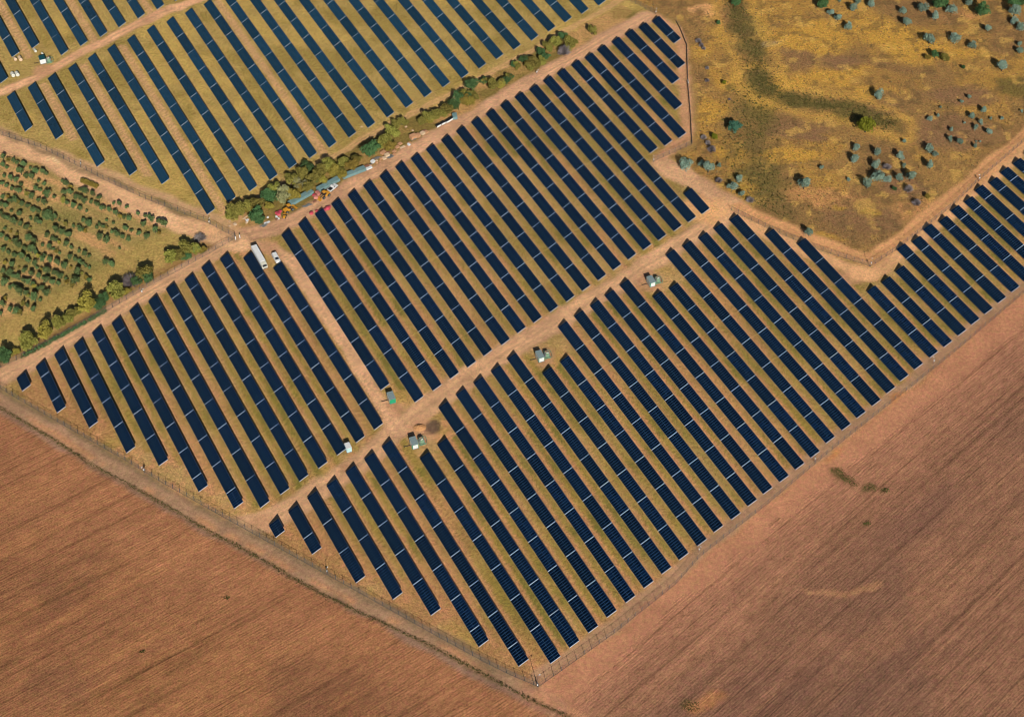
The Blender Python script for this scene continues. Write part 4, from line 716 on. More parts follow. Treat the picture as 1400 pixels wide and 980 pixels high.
# ------------------------------------------------------------------ fences
mt = NT('wire_mesh')
uvn = mt.n('ShaderNodeTexCoord').outputs['Object']
tp = mt.n('ShaderNodeBsdfTransparent'); df = mt.n('ShaderNodeBsdfPrincipled')
df.inputs['Base Color'].default_value = (.16, .16, .155, 1); df.inputs['Roughness'].default_value = .6
mx = mt.n('ShaderNodeMixShader')
mt.set(mx.inputs[0], mt.math('MULTIPLY_ADD', mt.noise(uvn, .4, 2.0, .5), .16, .06))
mt.t.links.new(tp.outputs[0], mx.inputs[1]); mt.t.links.new(df.outputs[0], mx.inputs[2]); mt.t.links.new(mx.outputs[0], mt.out.inputs[0])
M['mesh'] = mt.mat
pm = MB(); pm.tube((0, 0, -.3), (0, 0, 2.35), .07, n=6); pm.tube((0, 0, 2.3), (-.0, .28, 2.62), .03, n=4)
POST = pm.mesh('fence_post', M['fence'])
def walk(P, step):
    out = []; acc = 0.0; nxt = 0.0
    for (ax, ay), (bx, by) in zip(P[:-1], P[1:]):
        l = math.hypot(bx - ax, by - ay)
        while nxt <= acc + l:
            t = (nxt - acc) / l; out.append((ax + (bx - ax) * t, ay + (by - ay) * t, math.atan2(by - ay, bx - ax))); nxt += step
        acc += l
    return out
M['dense'] = paint('grey_green_netting', (0.19, 0.20, 0.17), 0.8, 0.0, 0.3)
def fence(P, label, step=3.2, h=2.2, mesh='mesh'):
    root = tag(empty('wire_fence', (P[0][0], P[0][1], 0)), label, 'fence', 'perimeter fences of the solar farm')
    ox, oy = P[0]
    w = MB()
    for (ax, ay), (bx, by) in zip(P[:-1], P[1:]):
        w.quad([(ax - ox, ay - oy, .05), (bx - ox, by - oy, .05), (bx - ox, by - oy, h), (ax - ox, ay - oy, h)])
    obj('wire_mesh', w.mesh('wire_mesh', M[mesh], fix=False), root)
    t = MB()
    for (ax, ay), (bx, by) in zip(P[:-1], P[1:]):
        for zz in (.12, h): t.tube((ax - ox, ay - oy, zz), (bx - ox, by - oy, zz), .03, n=4)
    obj('tension_wire', t.mesh('tension_wire', M['fence']), root)
    for px, py, a in walk(P, step): obj('fence_post', POST, root, (px - ox, py - oy, 0), a)
fence(F1, 'dark wire mesh fence along the lower left dirt road', 3.2)
fence(FR, 'dark wire mesh fence along the right-hand ploughed field', 3.2)
fence(F2, 'wire fence between the orchard hedge and the left block of panels', 3.2)
fence(F3, 'wire fence between the orchard road and the upper block of panels', 3.2)
fence(F5, 'short wire fence at the top end of the tree line track', 3.0)
fence(F5B[:6], 'dense dark netting fence beside the scrubland at the right end of the middle block', 3.0, .8, 'dense')
fence(F5B[5:], 'short wire fence below the dense dark netting fence', 3.0)
fence(F6, 'wire fence with a sharp corner below the bushy scrubland', 3.2)
# creeper on the hedge side fence and the clipped yellow hedge
def leaf_strip(name, P, half, h0, h1, n, size, mat, seed):
    rd = random.Random(seed); v = []; fcs = []
    W_ = walk(P, 0.5); ox, oy = P[0]
    for _ in range(n):
        px, py, a = rd.choice(W_)
        o_ = rd.gauss(0, half * .5); nx_, ny_ = -math.sin(a), math.cos(a)
        cx, cy = px + nx_ * o_ + rd.uniform(-.3, .3) - ox, py + ny_ * o_ + rd.uniform(-.3, .3) - oy
        cz = rd.uniform(h0, h1) * (1 - .35 * abs(o_) / half)
        add_leaf(v, fcs, Vector((cx, cy, cz)), rd, size)
    me = bpy.data.meshes.new(name); me.from_pydata(v, [], fcs); me.materials.append(mat); me.update()
    return obj(name, me, None, (ox, oy, 0))
def add_leaf(v, fcs, c, rd, size, nrm=None):
    d = Vector((rd.gauss(0, 1), rd.gauss(0, 1), rd.gauss(0, 1))).normalized()
    n_ = ((nrm * 1.1 + d).normalized() if nrm is not None else (d + Vector((0, 0, .6))).normalized())
    u = n_.orthogonal().normalized(); u.rotate(Matrix.Rotation(rd.uniform(0, 6.28), 3, n_)); w = n_.cross(u)
    s = size * rd.uniform(.6, 1.35); k = rd.uniform(.5, .9)
    i = len(v)
    for a, b in ((-1, -.2), (-.2, -k), (1, 0), (.1, k)): v.append(tuple(c + u * s * a * .5 + w * s * b * .7))
    fcs.append((i, i + 1, i + 2, i + 3))
tag(leaf_strip('creeper', GREENFENCE, .5, .1, 2.0, 1500, .40, LEAF['g'], 3), 'green creeper overgrowing the wire fence beside the orchard hedge', 'creeper')
tag(leaf_strip('clipped_hedge', YHEDGE, 1.1, .2, 1.8, 1500, .4, LEAF['y'], 4), 'short yellow hedge on the verge of the orchard road', 'hedge')

# weeds along the field margin and in the stubble
W_ = [p for p in WEEDS if p[0] < 30]
wl = leaf_strip('weed_strip', W_, .8, .02, .4, 3000, .34, LEAF['o'], 9)
wl.data.materials[0] = LEAF['w']
tag(wl, 'ragged strip of dark weeds between the dirt road and the left field', 'weeds', kind='stuff')
for k_, (bx, by, r) in enumerate(WEEDSPOTS):
    rd = random.Random(60 + k_); v = []; fcs = []
    for _ in range(int(52 * r)):
        a_ = rd.uniform(0, 6.28); q_ = r * rd.random() ** .7
        add_leaf(v, fcs, Vector((q_ * math.cos(a_) * 1.1, q_ * math.sin(a_) * .8, rd.uniform(.02, .18))), rd, .34)
    me = bpy.data.meshes.new('weed_patch'); me.from_pydata(v, [], fcs); me.materials.append(LEAF['w']); me.update()
    tag(obj('weed_patch', me, None, (bx, by, 0)), ('weed patch on the right field, ' + ORD[k_ + 1] + ' along the broken line of green weeds') if k_ < 6 else
        ['', '', '', '', '', '', 'weed patch beside the ochre soil at the bottom edge', 'tiny weed patch on the left field', 'lone weed patch below the broken weed line', 'tiny weed patch near the bottom left edge'][k_], 'weeds', 'weed patches in the fields', kind='stuff')

# loose grass tufts of the scrubland: too many to count
def tufts(name, pts, size, mat, seed, hmax, label):
    rd = random.Random(seed); v = []; fcs = []; ox, oy = pts[0]
    for px, py in pts:
        add_leaf(v, fcs, Vector((px - ox, py - oy, rd.uniform(.05, hmax))), rd, size)
    me = bpy.data.meshes.new(name); me.from_pydata(v, [], fcs); me.materials.append(mat); me.update()
    return tag(obj(name, me, None, (ox, oy, 0)), label, 'grass', kind='stuff')
rg = np.random.default_rng(12)
gp = []
for P, wd, n_ in ((GULLY1, 6.5, 750), (GULLY2, 6.0, 800), (GULLY3, 12.0, 1100)):
    W_ = walk(P, 1.0)
    for _ in range(n_):
        px, py, a = W_[rg.integers(len(W_))]; o_ = rg.normal(0, wd * .55)
        gp.append((px - math.sin(a) * o_ + rg.uniform(-1, 1), py + math.cos(a) * o_ + rg.uniform(-1, 1)))
gx_, gy_ = np.array([p[0] for p in gp]), np.array([p[1] for p in gp])
gp = [p for p, k_ in zip(gp, poly_sd(gx_, gy_, SCRUB)) if k_ > 4]
tufts('gully_grass', gp, .72, LEAF['q'], 31, .55, 'dark green rushes and grass winding along the gully of the scrubland')
sel = np.flatnonzero((kind == 1) & (x > 60) & (x < 300) & (y > 400) & (y < 700))
w_ = .25 + np.clip(n4[sel] * 1.8 - .55, 0, 1); sel = rg.choice(sel, 9000, replace=False, p=w_ / w_.sum())
tufts('dry_grass', [(x[k_] + rg.uniform(-.6, .6), y[k_] + rg.uniform(-.6, .6)) for k_ in sel], .62, LEAF['t'], 32, .4, 'dry brown grass tufts scattered over the scrubland')

# ------------------------------------------------------------------ trees and shrubs
def crown_mesh(name, seed, mat, nleaf=1100, size=.17, flat=1.0, lobes=9, zc=.85, spread=.55, rl=(.32, .55), stray=.12):
    rd = random.Random(seed); L = []
    for k in range(lobes):
        a = rd.uniform(0, 6.28); r = spread * math.sqrt(rd.uniform(.02, 1)); zz = zc + rd.uniform(-.42, .5) * flat * (1 - .5 * r)
        L.append((Vector((r * math.cos(a), r * math.sin(a), max(.35, zz))), rd.uniform(*rl)))
    L.append((Vector((0, 0, zc)), .5))
    tot = sum(l[1] ** 2 for l in L); v = []; fcs = []
    for c, r in L:
        for _ in range(int(nleaf * r * r / tot)):
            d = Vector((rd.gauss(0, 1), rd.gauss(0, 1), rd.gauss(0, 1))).normalized()
            if d.z < -.55: d.z = -d.z
            rr = r * (1 - .45 * rd.random() ** 2.2) * rd.uniform(.85, 1.15) * (rd.uniform(1.0, 1.5) if rd.random() < stray else 1)
            p = c + Vector((d.x, d.y, d.z * .85 * flat)) * rr
            if p.z < .06: p.z = .06 + rd.random() * .1
            add_leaf(v, fcs, p, rd, size, d)
    me = bpy.data.meshes.new(name); me.from_pydata(v, [], fcs); me.materials.append(mat); me.update()
    return me
def trunk_mesh(name, seed, h=.75, r=.07, limbs=5):
    rd = random.Random(seed); t = MB()
    t.tube((0, 0, -.08), (0.02, 0.01, h * .55), r * 1.25, r * .8, 7); t.tube((.02, .01, h * .55), (.0, .03, h * 1.15), r * .8, r * .35, 6)
    for k in range(limbs):
        a = 6.28 * k / limbs + rd.uniform(-.4, .4)
        t.tube((.02, .01, h * rd.uniform(.35, .7)), (.5 * math.cos(a), .5 * math.sin(a), h * rd.uniform(1.0, 1.35)), r * .45, r * .15, 5)
    return t.mesh(name, M['bark'])
def twig_mesh(name, seed, mat, n=420):
    rd = random.Random(seed); t = MB()
    for _ in range(n):
        a = rd.uniform(0, 6.28); el = rd.uniform(.15, 1.45); l = rd.uniform(.7, 1.1)
        d = Vector((math.cos(a) * math.cos(el), math.sin(a) * math.cos(el), math.sin(el)))
        b = d * l * rd.uniform(.15, .5) + Vector((rd.gauss(0, .06), rd.gauss(0, .06), .1)); e = d * l + Vector((rd.gauss(0, .1), rd.gauss(0, .1), .05))
        t.tube(b, e, .022, .012, 3, cap=False)
    return t.mesh(name, mat, fix=False)
CROWNS = {}
for k in 'oybgG': CROWNS[k] = [crown_mesh('leafy_crown', 100 + 7 * i + ord(k), LEAF[k], 2000, .135, .95, 16, .72, .72, (.2, .42)) for i in range(5)]
CROWNS['Y'] = [crown_mesh('leafy_crown', 77 + i, LEAF['Y'], 1900, .13, .9, 14, .7, .5) for i in range(2)]
CROWNS['s'] = [crown_mesh('shrub_crown', 300 + i, LEAF['s'], 850, .16, 1.05, 8, .75, .5) for i in range(5)]
CROWNS['r'] = [crown_mesh('orchard_crown', 400 + i, LEAF['r'], 480, .20, 1.05, 8, .85, .55, (.22, .45), .3) for i in range(6)]
CROWNS['ry'] = [crown_mesh('orchard_crown', 450 + i, LEAF['y'], 260, .24, 1.0, 5, .8, .45, (.3, .45)) for i in range(2)]
CROWNS['ro'] = [crown_mesh('orchard_crown', 470 + i, LEAF['o'], 260, .24, 1.0, 6, .8, .5, (.25, .45)) for i in range(3)]
CROWNS['k'] = [twig_mesh('twig_crown', 500 + i, LEAF['k']) for i in range(3)]
TRUNKS = [trunk_mesh('trunk', 600 + i) for i in range(3)]
rt = random.Random(42)
def tree(name, p, r, crown, label, cat, group, hs=1.0, stem='trunk'):
    root = tag(empty(name, (p[0], p[1], 0), rt.uniform(0, 6.28), (r * rt.uniform(.88, 1.2), r * rt.uniform(.88, 1.2), r * hs * rt.uniform(.8, 1.15))), label, cat, group)
    obj('crown', rt.choice(CROWNS[crown]), root); obj(stem, rt.choice(TRUNKS), root)
KN = {'o': 'olive-green', 'y': 'yellowing', 'b': 'straw-coloured', 'g': 'green', 'G': 'dark green', 's': 'silver-green', 'k': 'bare grey', 'Y': 'lime-green'}
def along(L, P0, P1):
    ux, uy = P1[0] - P0[0], P1[1] - P0[1]
    return sorted(L, key=lambda t: t[0] * ux + t[1] * uy)
def sizeword(r, a, b): return 'small' if r < a else ('big' if r > b else 'mid-sized')
def classed(L, nm, cat, group, tail, a, b, P0, P1, hs, stem, crown=lambda t: t[3]):
    L = along(L, P0, P1); cls = {}
    for t in L: cls.setdefault((sizeword(t[2], a, b), t[3]), []).append(t)
    for t in L:
        key = (sizeword(t[2], a, b), t[3]); C_ = cls[key]; pl_ = place(C_.index(t), len(C_))
        tree(nm(t), t, t[2] * GROW, crown(t), ' '.join(q_ for q_ in ('%s %s %s%s' % (key[0], KN[t[3]], cat, ',' if pl_ else ''), pl_, tail) if q_), cat, group, hs, stem)
GROW = 1.35
classed(TREELINE, lambda t: 'broadleaf_tree', 'tree', 'trees of the tree line between two blocks', 'in the tree line between the panel blocks', 1.75, 2.45, (0, 0), (1, .2), 1.15, 'trunk')
GROW = 1.4
classed(HEDGE, lambda t: 'hedge_tree', 'tree', 'trees of the orchard hedge', 'in the hedge between orchard and panels', 1.75, 2.45, (0, 0), (1, .2), 1.2, 'trunk')
GROW = 1.3
classed(SHRUBS, lambda t: 'shrub', 'shrub', 'shrubs on the scrubland', 'on the scrubland at upper right', 1.0, 1.7, (0, 0), (1, 0), 1.32, 'stem')
# orchard: planted lines parallel to the orchard road
lines = {}
for t in ORCHARD:
    v = -math.sin(ang) * (t[0] - F3[1][0]) + math.cos(ang) * (t[1] - F3[1][1])
    lines.setdefault(int(round(-v / 5.0)), []).append(t)
for j, k in enumerate(sorted(lines)):
    L = sorted(lines[k], key=lambda t: t[0] * math.cos(ang) + t[1] * math.sin(ang))
    for i, t in enumerate(L):
        cr = {'g': 'r', 'y': 'ry', 'o': 'ro'}[t[3]]
        kn = {'g': 'green', 'y': 'yellow', 'o': 'brownish'}[t[3]]
        tree('orchard_tree', t, t[2] * rt.uniform(.95, 1.28), cr, '%s %s orchard tree, %s in the %s line below the road' % (sizeword(t[2], 1.15, 1.45), kn, place(i, len(L)) or 'alone', ordinal(j + 1)),
             'fruit tree', 'orchard trees', 1.3)

# ------------------------------------------------------------------ substations
def kiosk(p, rz, w, l, h, cols, label, big=True, roofm='roofgrey', front=None):
    """p = back-left roof corner; local +x runs to the right, +y backwards"""
    root = tag(empty('transformer_kiosk', (p[0], p[1], 0), rz), label, 'kiosk', 'inverter and transformer kiosks')
    b = MB(); b.box(.06, w - .06, -l + .06, -.06, .25, h - .12)
    body = obj('wall', b.mesh('kiosk_wall', M[cols[0]]), root)
    b = MB(); b.box(.0, w, -l, 0, 0, .25); obj('plinth', b.mesh('kiosk_plinth', M['greydeb']), root)
    b = MB(); b.box(0, w, -l, 0, h - .12, h)
    for k in range(1, 4): b.box(.02, w - .02, -l * k / 4 - .03, -l * k / 4 + .03, h + .002, h + .05)
    obj('roof', b.mesh('kiosk_roof', M[roofm]), root)
    b = MB(); b.box(.25, w - .25, -l - .02, -l + .055, .35, h - .3)
    for k in range(6): b.box(.3, w - .3, -l - .045, -l - .022, .5 + k * .25, .6 + k * .25)
    obj('louvre_panel', b.mesh('louvre_panel', M[front or cols[0]]), root)
    for y0 in (-l * .42, -l * .86):
        b = MB(); b.box(.0, .055, y0, y0 + l * .36, .3, h - .35); d_ = obj('door', b.mesh('kiosk_door', M[cols[1]]), root)
        b = MB(); b.box(-.05, -.002, y0 + .1, y0 + .16, 1.1, 1.35); obj('handle', b.mesh('door_handle', M['fence']), d_)
    b = MB(); b.box(-2.4, -.06, -l * .42, -l * .42 + .3, .0, .10); b.box(-2.4, -2.2, -l * .42 - .15, -l * .42 + .45, 0, .25)
    obj('cable_trough', b.mesh('cable_trough', M['cable']), root)
    return root
def transformer(p, rz, label):
    root = tag(empty('transformer', (p[0], p[1], 0), rz), label, 'transformer', 'oil transformers beside the kiosks')
    b = MB(); b.box(-1.15, 1.15, -1.5, 1.5, 0, .18); obj('plinth', b.mesh('transformer_plinth', M['paleg']), root)
    b = MB(); b.box(-.6, .6, -.85, .85, .2, 1.75); b.box(-.66, .66, -.9, .9, 1.75, 1.85); obj('tank', b.mesh('tank', M['paleg']), root)
    for s in (-1, 1):
        b = MB()
        for k in range(6): b.box(s * .62 if s > 0 else -1.0, 1.0 if s > 0 else -.62, -.7 + k * .25, -.62 + k * .25, .35, 1.6)
        obj('radiator', b.mesh('radiator', M['greydeb']), root)
    for k in range(3):
        b = MB(); b.tube((-.35 + .35 * k, .45, 1.85), (-.35 + .35 * k, .45, 2.35), .09, .05, 8); obj('bushing', b.mesh('bushing', M['pink']), root)
    b = MB(); b.tube((-.4, -.5, 2.1), (.4, -.5, 2.1), .2, n=10); obj('conservator', b.mesh('conservator', M['cream']), root)
    b = MB()
    R_ = 1.9; P = [(-1.2, -1.7), (1.5, -1.7), (1.9, -.6), (1.9, 1.1), (1.2, 1.9), (-.6, 1.9)]
    for (ax, ay), (bx, by) in zip(P[:-1], P[1:]):
        for zz in (.5, 1.1): b.tube((ax, ay, zz), (bx, by, zz), .05, n=5)
        b.tube((ax, ay, 0), (ax, ay, 1.15), .05, n=5)
    b.tube((*P[-1], 0), (*P[-1], 1.15), .05, n=5)
    obj('guard_rail', b.mesh('guard_rail', M['paleg']), root)
KRZ = R(21.0)
where = ['below the service track junction', 'by the sand heap on the central road', 'at the middle of the central road', 'near the right end of the central road']
KL = ['plain green kiosk with grey roof ' + where[0]] + ['green kiosk with white louvred front ' + w_ for w_ in where[1:]]
for i, p in enumerate(KIOSKS):
    kiosk(p, KRZ, 2.35, 3.9, 2.5, ('green', 'cream'), KL[i], front='green' if i == 0 else 'white')
    if i:
        c_, s_ = math.cos(KRZ), math.sin(KRZ)
        lx, ly = 4.1, -1.6
        transformer((p[0] + c_ * lx - s_ * ly, p[1] + s_ * lx + c_ * ly), KRZ, 'pale green railed transformer ' + where[i])
kiosk(K5, R(24), 1.9, 2.7, 2.6, ('cyan', 'cyan'), 'small white-roofed pale cyan cabin at the lower edge of the central road', roofm='white')
kiosk(K6, R(24), 2.6, 3.2, 2.6, ('white', 'cream'), 'white kiosk with dark teal roof beside the upper dirt road', roofm='tealdark', front='white')
transformer((K6[0] + 4.4, K6[1] - .4), R(24), 'pale green transformer with guard rail beside the teal-roofed kiosk')

# ------------------------------------------------------------------ masts
for i, (px, py, h) in enumerate(MASTS):
    lab = ['tall dark camera mast at the bottom corner of the fence', 'short camera mast on the lower left fence', 'short camera mast on the fence below the small end rows', 'camera post where the orchard road fence nears the tree line',
           'white-topped camera post at the top corner of the middle block', 'camera post at the inner fence corner below the scrubland fence', 'camera post halfway along the right field fence', 'camera post beside the orchard hedge',
           'camera post in the middle of the dense dark fence', 'camera post at the sharp fence corner below the scrubland', 'camera post on the right field fence beside the weed patch', 'camera post far up the right field fence',
           'white marker post beside the tree line track', 'camera post on the fence at the right edge', 'camera post on the upper orchard road fence'][i]
    root = tag(empty('camera_mast', (px, py, 0), rt.uniform(0, 6)), lab, 'mast', 'camera masts along the fences')
    b = MB(); b.tube((0, 0, -.3), (0, 0, h), .09 if h > 5 else .07, .06, 8); obj('pole', b.mesh('mast_pole', M['fence']), root)
    b = MB(); b.box(-.22, .22, -.13, .13, .9 if h > 5 else h * .45, 1.6 if h > 5 else h * .45 + .55); obj('control_box', b.mesh('control_box', M['white']), root)
    b = MB(); b.tube((0, 0, h - .05), (.5, 0, h), .04, n=6); b.box(.35, .8, -.1, .1, h - .05, h + .14); obj('camera_head', b.mesh('camera_head', M['white']), root)
for i, (px, py) in enumerate(GATE):
    root = tag(empty('gate_post', (px, py, 0)), ['left white gate post by the road junction', 'right white gate post by the road junction'][i], 'gate post', 'white gate posts')
    b = MB(); b.box(-.14, .14, -.14, .14, -.2, 1.9); obj('post', b.mesh('gate_post_body', M['white']), root)
    b = MB(); b.box(-.19, .19, -.19, .19, 1.9, 2.02); obj('cap', b.mesh('gate_post_cap', M['fence']), root)

# ------------------------------------------------------------------ vehicles
def wheel(root, xx, yy, r, w):
    b = MB(); b.tube((xx, yy - w / 2, r), (xx, yy + w / 2, r), r, n=14); t_ = obj('wheel', b.mesh('wheel', M['rubber']), root)
    b = MB(); b.tube((xx, yy - w / 2 - .012, r), (xx, yy + w / 2 + .012, r), r * .55, n=10); obj('rim', b.mesh('wheel_rim', M['greydeb']), t_)
def truck(p, rz, label):
    """local +x forward (down the picture); p = rear left roof corner"""
    root = tag(empty('box_truck', (p[0], p[1], 0), rz), label, 'truck')
    W_ = 2.3; L_ = 9.8
    b = MB(); b.box(0, L_, 0, W_, 1.05, 3.0)
    for k in range(10): b.box(.3 + k * .93, .36 + k * .93, -.02, W_ + .02, 1.1, 2.98)
    obj('cargo_box', b.mesh('cargo_box', M['white']), root)
    b = MB(); b.box(.4, L_ + 2.4, .55, W_ - .55, .65, 1.04); obj('chassis', b.mesh('chassis', M['fence']), root)
    b = MB()
    b.ext([(L_ + .25, .7), (L_ + 2.2, .7), (L_ + 2.2, 1.7), (L_ + 1.9, 2.65), (L_ + .25, 2.75)], .05, W_ - .05)
    cab = obj('cab', b.mesh('cab', M['cream']), root)
    b = MB(); b.quad([(L_ + 2.215, .25, 1.72), (L_ + 2.215, W_ - .25, 1.72), (L_ + 1.93, W_ - .3, 2.6), (L_ + 1.93, .3, 2.6)]); obj('windscreen', b.mesh('windscreen', M['window']), cab)
    for yy in (.3, W_ - .3):
        for xx in (1.2, 2.4, 3.6, L_ + 1.2, L_ - .6): wheel(root, xx, yy, .5, .35)
    return root
def car(p, rz, label, mat='white', pick=False, name='parked_car', L_=5.0):
    root = tag(empty(name, (p[0], p[1], 0), rz), label, 'car')
    W_ = 1.95
    prof = [(0, .45), (L_, .45), (L_, .85), (L_ - .15, 1.02), (L_ - 1.25, 1.12), (0.05, 1.12)]
    b = MB(); b.ext(prof, 0, W_); body = obj('body', b.mesh('car_body', M[mat]), root)
    x0 = 2.0 if pick else .2
    top = [(x0, 1.122), (L_ - 1.3, 1.122), (L_ - 2.05, 1.78), (x0 + .12, 1.82)]
    b = MB(); b.ext(top, .12, W_ - .12); cab = obj('cabin', b.mesh('car_cabin', M[mat]), root)
    b = MB(); b.quad([(L_ - 1.29, .2, 1.16), (L_ - 1.29, W_ - .2, 1.16), (L_ - 2.02, W_ - .28, 1.77), (L_ - 2.02, .28, 1.77)])
    obj('windscreen', b.mesh('car_windscreen', M['window']), cab)
    for yy in (.112, W_ - .112):
        b = MB(); b.quad([(x0 + .3, yy, 1.2), (L_ - 1.75, yy, 1.2), (L_ - 2.2, yy, 1.7), (x0 + .35, yy, 1.7)]); obj('side_window', b.mesh('side_window', M['window']), cab)
    if pick:
        b = MB(); b.box(.1, 1.9, .15, W_ - .15, 1.122, 1.14); obj('cargo_bed', b.mesh('cargo_bed', M['rubber']), root)
    for yy in (.2, W_ - .2):
        b = MB(); b.box(L_ - .02, L_ + .015, yy - .14, yy + .14, .72, .88); obj('headlight', b.mesh('headlight', M['cream']), root)
        for xx in (.95, L_ - .95): wheel(root, xx, .1 if yy < 1 else W_ - .1, .36, .24)
    return root
truck(TRUCK, R(-63.0), 'long white box truck parked at the head of a left-block panel row')
car(CAR, R(-63.2), 'white van-like car parked beside the long white truck', L_=5.3)
car(PICKUP, R(PICKUP[2]), 'white pickup parked beside a yellow loader by the containers', pick=True, name='pickup_truck', L_=4.8)
def loader(p, rz, label, s=1.0):
    root = tag(empty('wheel_loader', (p[0], p[1], 0), rz, s), label, 'loader', 'yellow loaders by the containers')
    b = MB(); b.ext([(-2.2, .7), (.2, .7), (.2, 1.25), (-.3, 1.7), (-2.2, 1.6)], -.85, .85); obj('body', b.mesh('loader_body', M['yellow']), root)
    b = MB(); b.box(.2, 1.6, -.45, .45, .6, 1.15); obj('front_frame', b.mesh('front_frame', M['fence']), root)
    b = MB(); b.box(-.5, .75, -.7, .7, 1.3, 2.75); c_ = obj('cab', b.mesh('loader_cab', M['window']), root)
    b = MB(); b.box(-.58, .83, -.78, .78, 2.75, 2.9); obj('roof', b.mesh('loader_roof', M['yellow']), c_)
    for yy in (-.55, .55):
        b = MB(); b.tube((.8, yy, 1.4), (2.6, yy, .75), .13, n=6); obj('lift_arm', b.mesh('lift_arm', M['yellow']), root)
    b = MB(); b.ext([(2.5, .12), (3.4, .1), (3.3, .25), (2.75, .35), (2.7, 1.05), (2.5, 1.0)], -1.15, 1.15); obj('bucket', b.mesh('bucket', M['yellow']), root)
    for xx in (-1.5, 1.1):
        for yy in (-.95, .95): wheel(root, xx, yy, .68, .42)
loader(MACH[0], R(42), 'yellow loader at the left end of the container line', 1.05)
loader(MACH[1], R(222), 'yellow loader between the first two long containers', 1.0)
loader(MACH[2], R(80), 'small yellow loader beside the pile of red bags', .6)

# ------------------------------------------------------------------ site stores
def container(p, L_, rz, label, h=1.5, w=2.3):
    root = tag(empty('shipping_container', (p[0], p[1], 0), rz), label, 'container', 'long teal containers below the tree line')
    b = MB(); b.box(0, L_, 0, w, .12, h)
    n = int(L_ / .4)
    for k in range(n):
        b.box(k * .4 + .1, k * .4 + .25, .06, w - .06, h + .002, h + .03); b.box(k * .4 + .1, k * .4 + .25, -.03, -.002, .2, h - .1)
    obj('body', b.mesh('container_body', M['teal']), root)
    for xx in (-.012, L_ - .068):
        for yy in (-.012, w - .068):
            b = MB(); b.box(xx, xx + .08, yy, yy + .08, .0, h + .04); obj('corner_post', b.mesh('corner_post', M['greydeb']), root)
    b = MB(); b.box(-.04, -.002, .1, w - .1, .2, h - .1); d_ = obj('door', b.mesh('container_door', M['teal']), root)
    b = MB(); b.tube((-.07, w / 2 - .2, .25), (-.07, w / 2 - .2, h - .15), .025, n=6); obj('handle', b.mesh('lock_bar', M['steel']), d_)
for (p, L_, lab) in zip(CONT, (11.8, 10.6, 10.6), ('long teal container, leftmost of three below the tree line', 'long teal container, middle of three below the tree line', 'long teal container, rightmost of three below the tree line')):
    container(p, L_, R(p[2]), lab)
container((SKIP[0] - .9, SKIP[1] - 1.4), 2.9, R(100), 'small teal container standing alone on the tree line track', 1.6, 2.0)
for i, (px, py) in enumerate(STACKS):
    root = tag(empty('panel_pallet', (px, py, 0), R(40)), 'pallet of dark solar panels below the tree line, ' + ('leftmost', 'second from left', 'rightmost', 'third from left')[i] + ' of four', 'pallet', 'pallets of solar panels')
    b = MB()
    for yy in (-.5, 0, .5): b.box(-1.05, 1.05, yy - .06, yy + .06, 0, .13)
    obj('pallet', b.mesh('wooden_pallet', M['palewood']), root)
    b = MB(); b.box(-1, 1, -.55, .55, .14, 1.05); obj('panel_stack', b.mesh('panel_stack', M['rubber']), root)
    b = MB(); b.box(-1.03, 1.03, -.6, -.552, .14, 1.0); obj('cover_sheet', b.mesh('cover_sheet', M['white']), root)
def bag_mesh(seed, s):
    bm = bmesh.new(); bmesh.ops.create_icosphere(bm, subdivisions=2, radius=1)
    rd = random.Random(seed)
    for v_ in bm.verts:
        v_.co.x = math.copysign(abs(v_.co.x) ** .6, v_.co.x) * s * (1 + rd.uniform(-.1, .1)); v_.co.y = math.copysign(abs(v_.co.y) ** .6, v_.co.y) * s * (1 + rd.uniform(-.1, .1))
        v_.co.z = max(-.0, .55 * s + math.copysign(abs(v_.co.z) ** .6, v_.co.z) * s * .6)
    me = bpy.data.meshes.new('bulk_bag_body'); bm.to_mesh(me); bm.free(); return me
BAGW = ['left of the small yellow loader', 'at the left end of the bag pile', 'in front of the small loader', 'below the middle container', 'against the second loader', 'behind the second loader', 'at the end of the first container',
        'on the track, left of the panel row tips', 'at the tip of the third middle-block row', 'right of the third middle-block row', 'largest on the track beside the panel row', 'uppermost beside the panel row on the track', 'behind the middle container', 'at the back of the middle container']
for i, (px, py) in enumerate(BAGS):
    sz = [.9, .75, .7, 1.0, 1.0, .85, .8, .8, .6, .7, .95, .7, .7, .7][i]
    me = bag_mesh(i, sz); me.materials.append(M['pink'] if i in (3, 4, 5) else M['red'])
    root = tag(empty('bulk_bag', (px, py, 0), rt.uniform(0, 3)), ('salmon' if i in (3, 4, 5) else 'red') + ' bulk bag ' + BAGW[i], 'bag', 'red bulk bags below the tree line')
    obj('bag', me, root)
    b = MB()
    for a in range(4):
        xx, yy = .5 * sz * (1 if a & 1 else -1), .5 * sz * (1 if a & 2 else -1); b.tube((xx, yy, .9 * sz), (xx * .5, yy * .5, 1.4 * sz), .04, n=4)
    obj('lifting_loop', b.mesh('lifting_loop', M['rubber']), root)
DM = {'w': ('wood', 'orange timber'), 'p': ('palewood', 'pale timber'), 'x': ('white', 'white'), 'r': ('brownwood', 'brown timber'), 'g': ('greydeb', 'grey scrap')}
dsort = sorted(range(len(DEBRIS)), key=lambda i: DEBRIS[i][0])
dcls = {}
for i in dsort: dcls.setdefault(DEBRIS[i][5] + ('big' if DEBRIS[i][2] > 1.25 else 'small'), []).append(i)
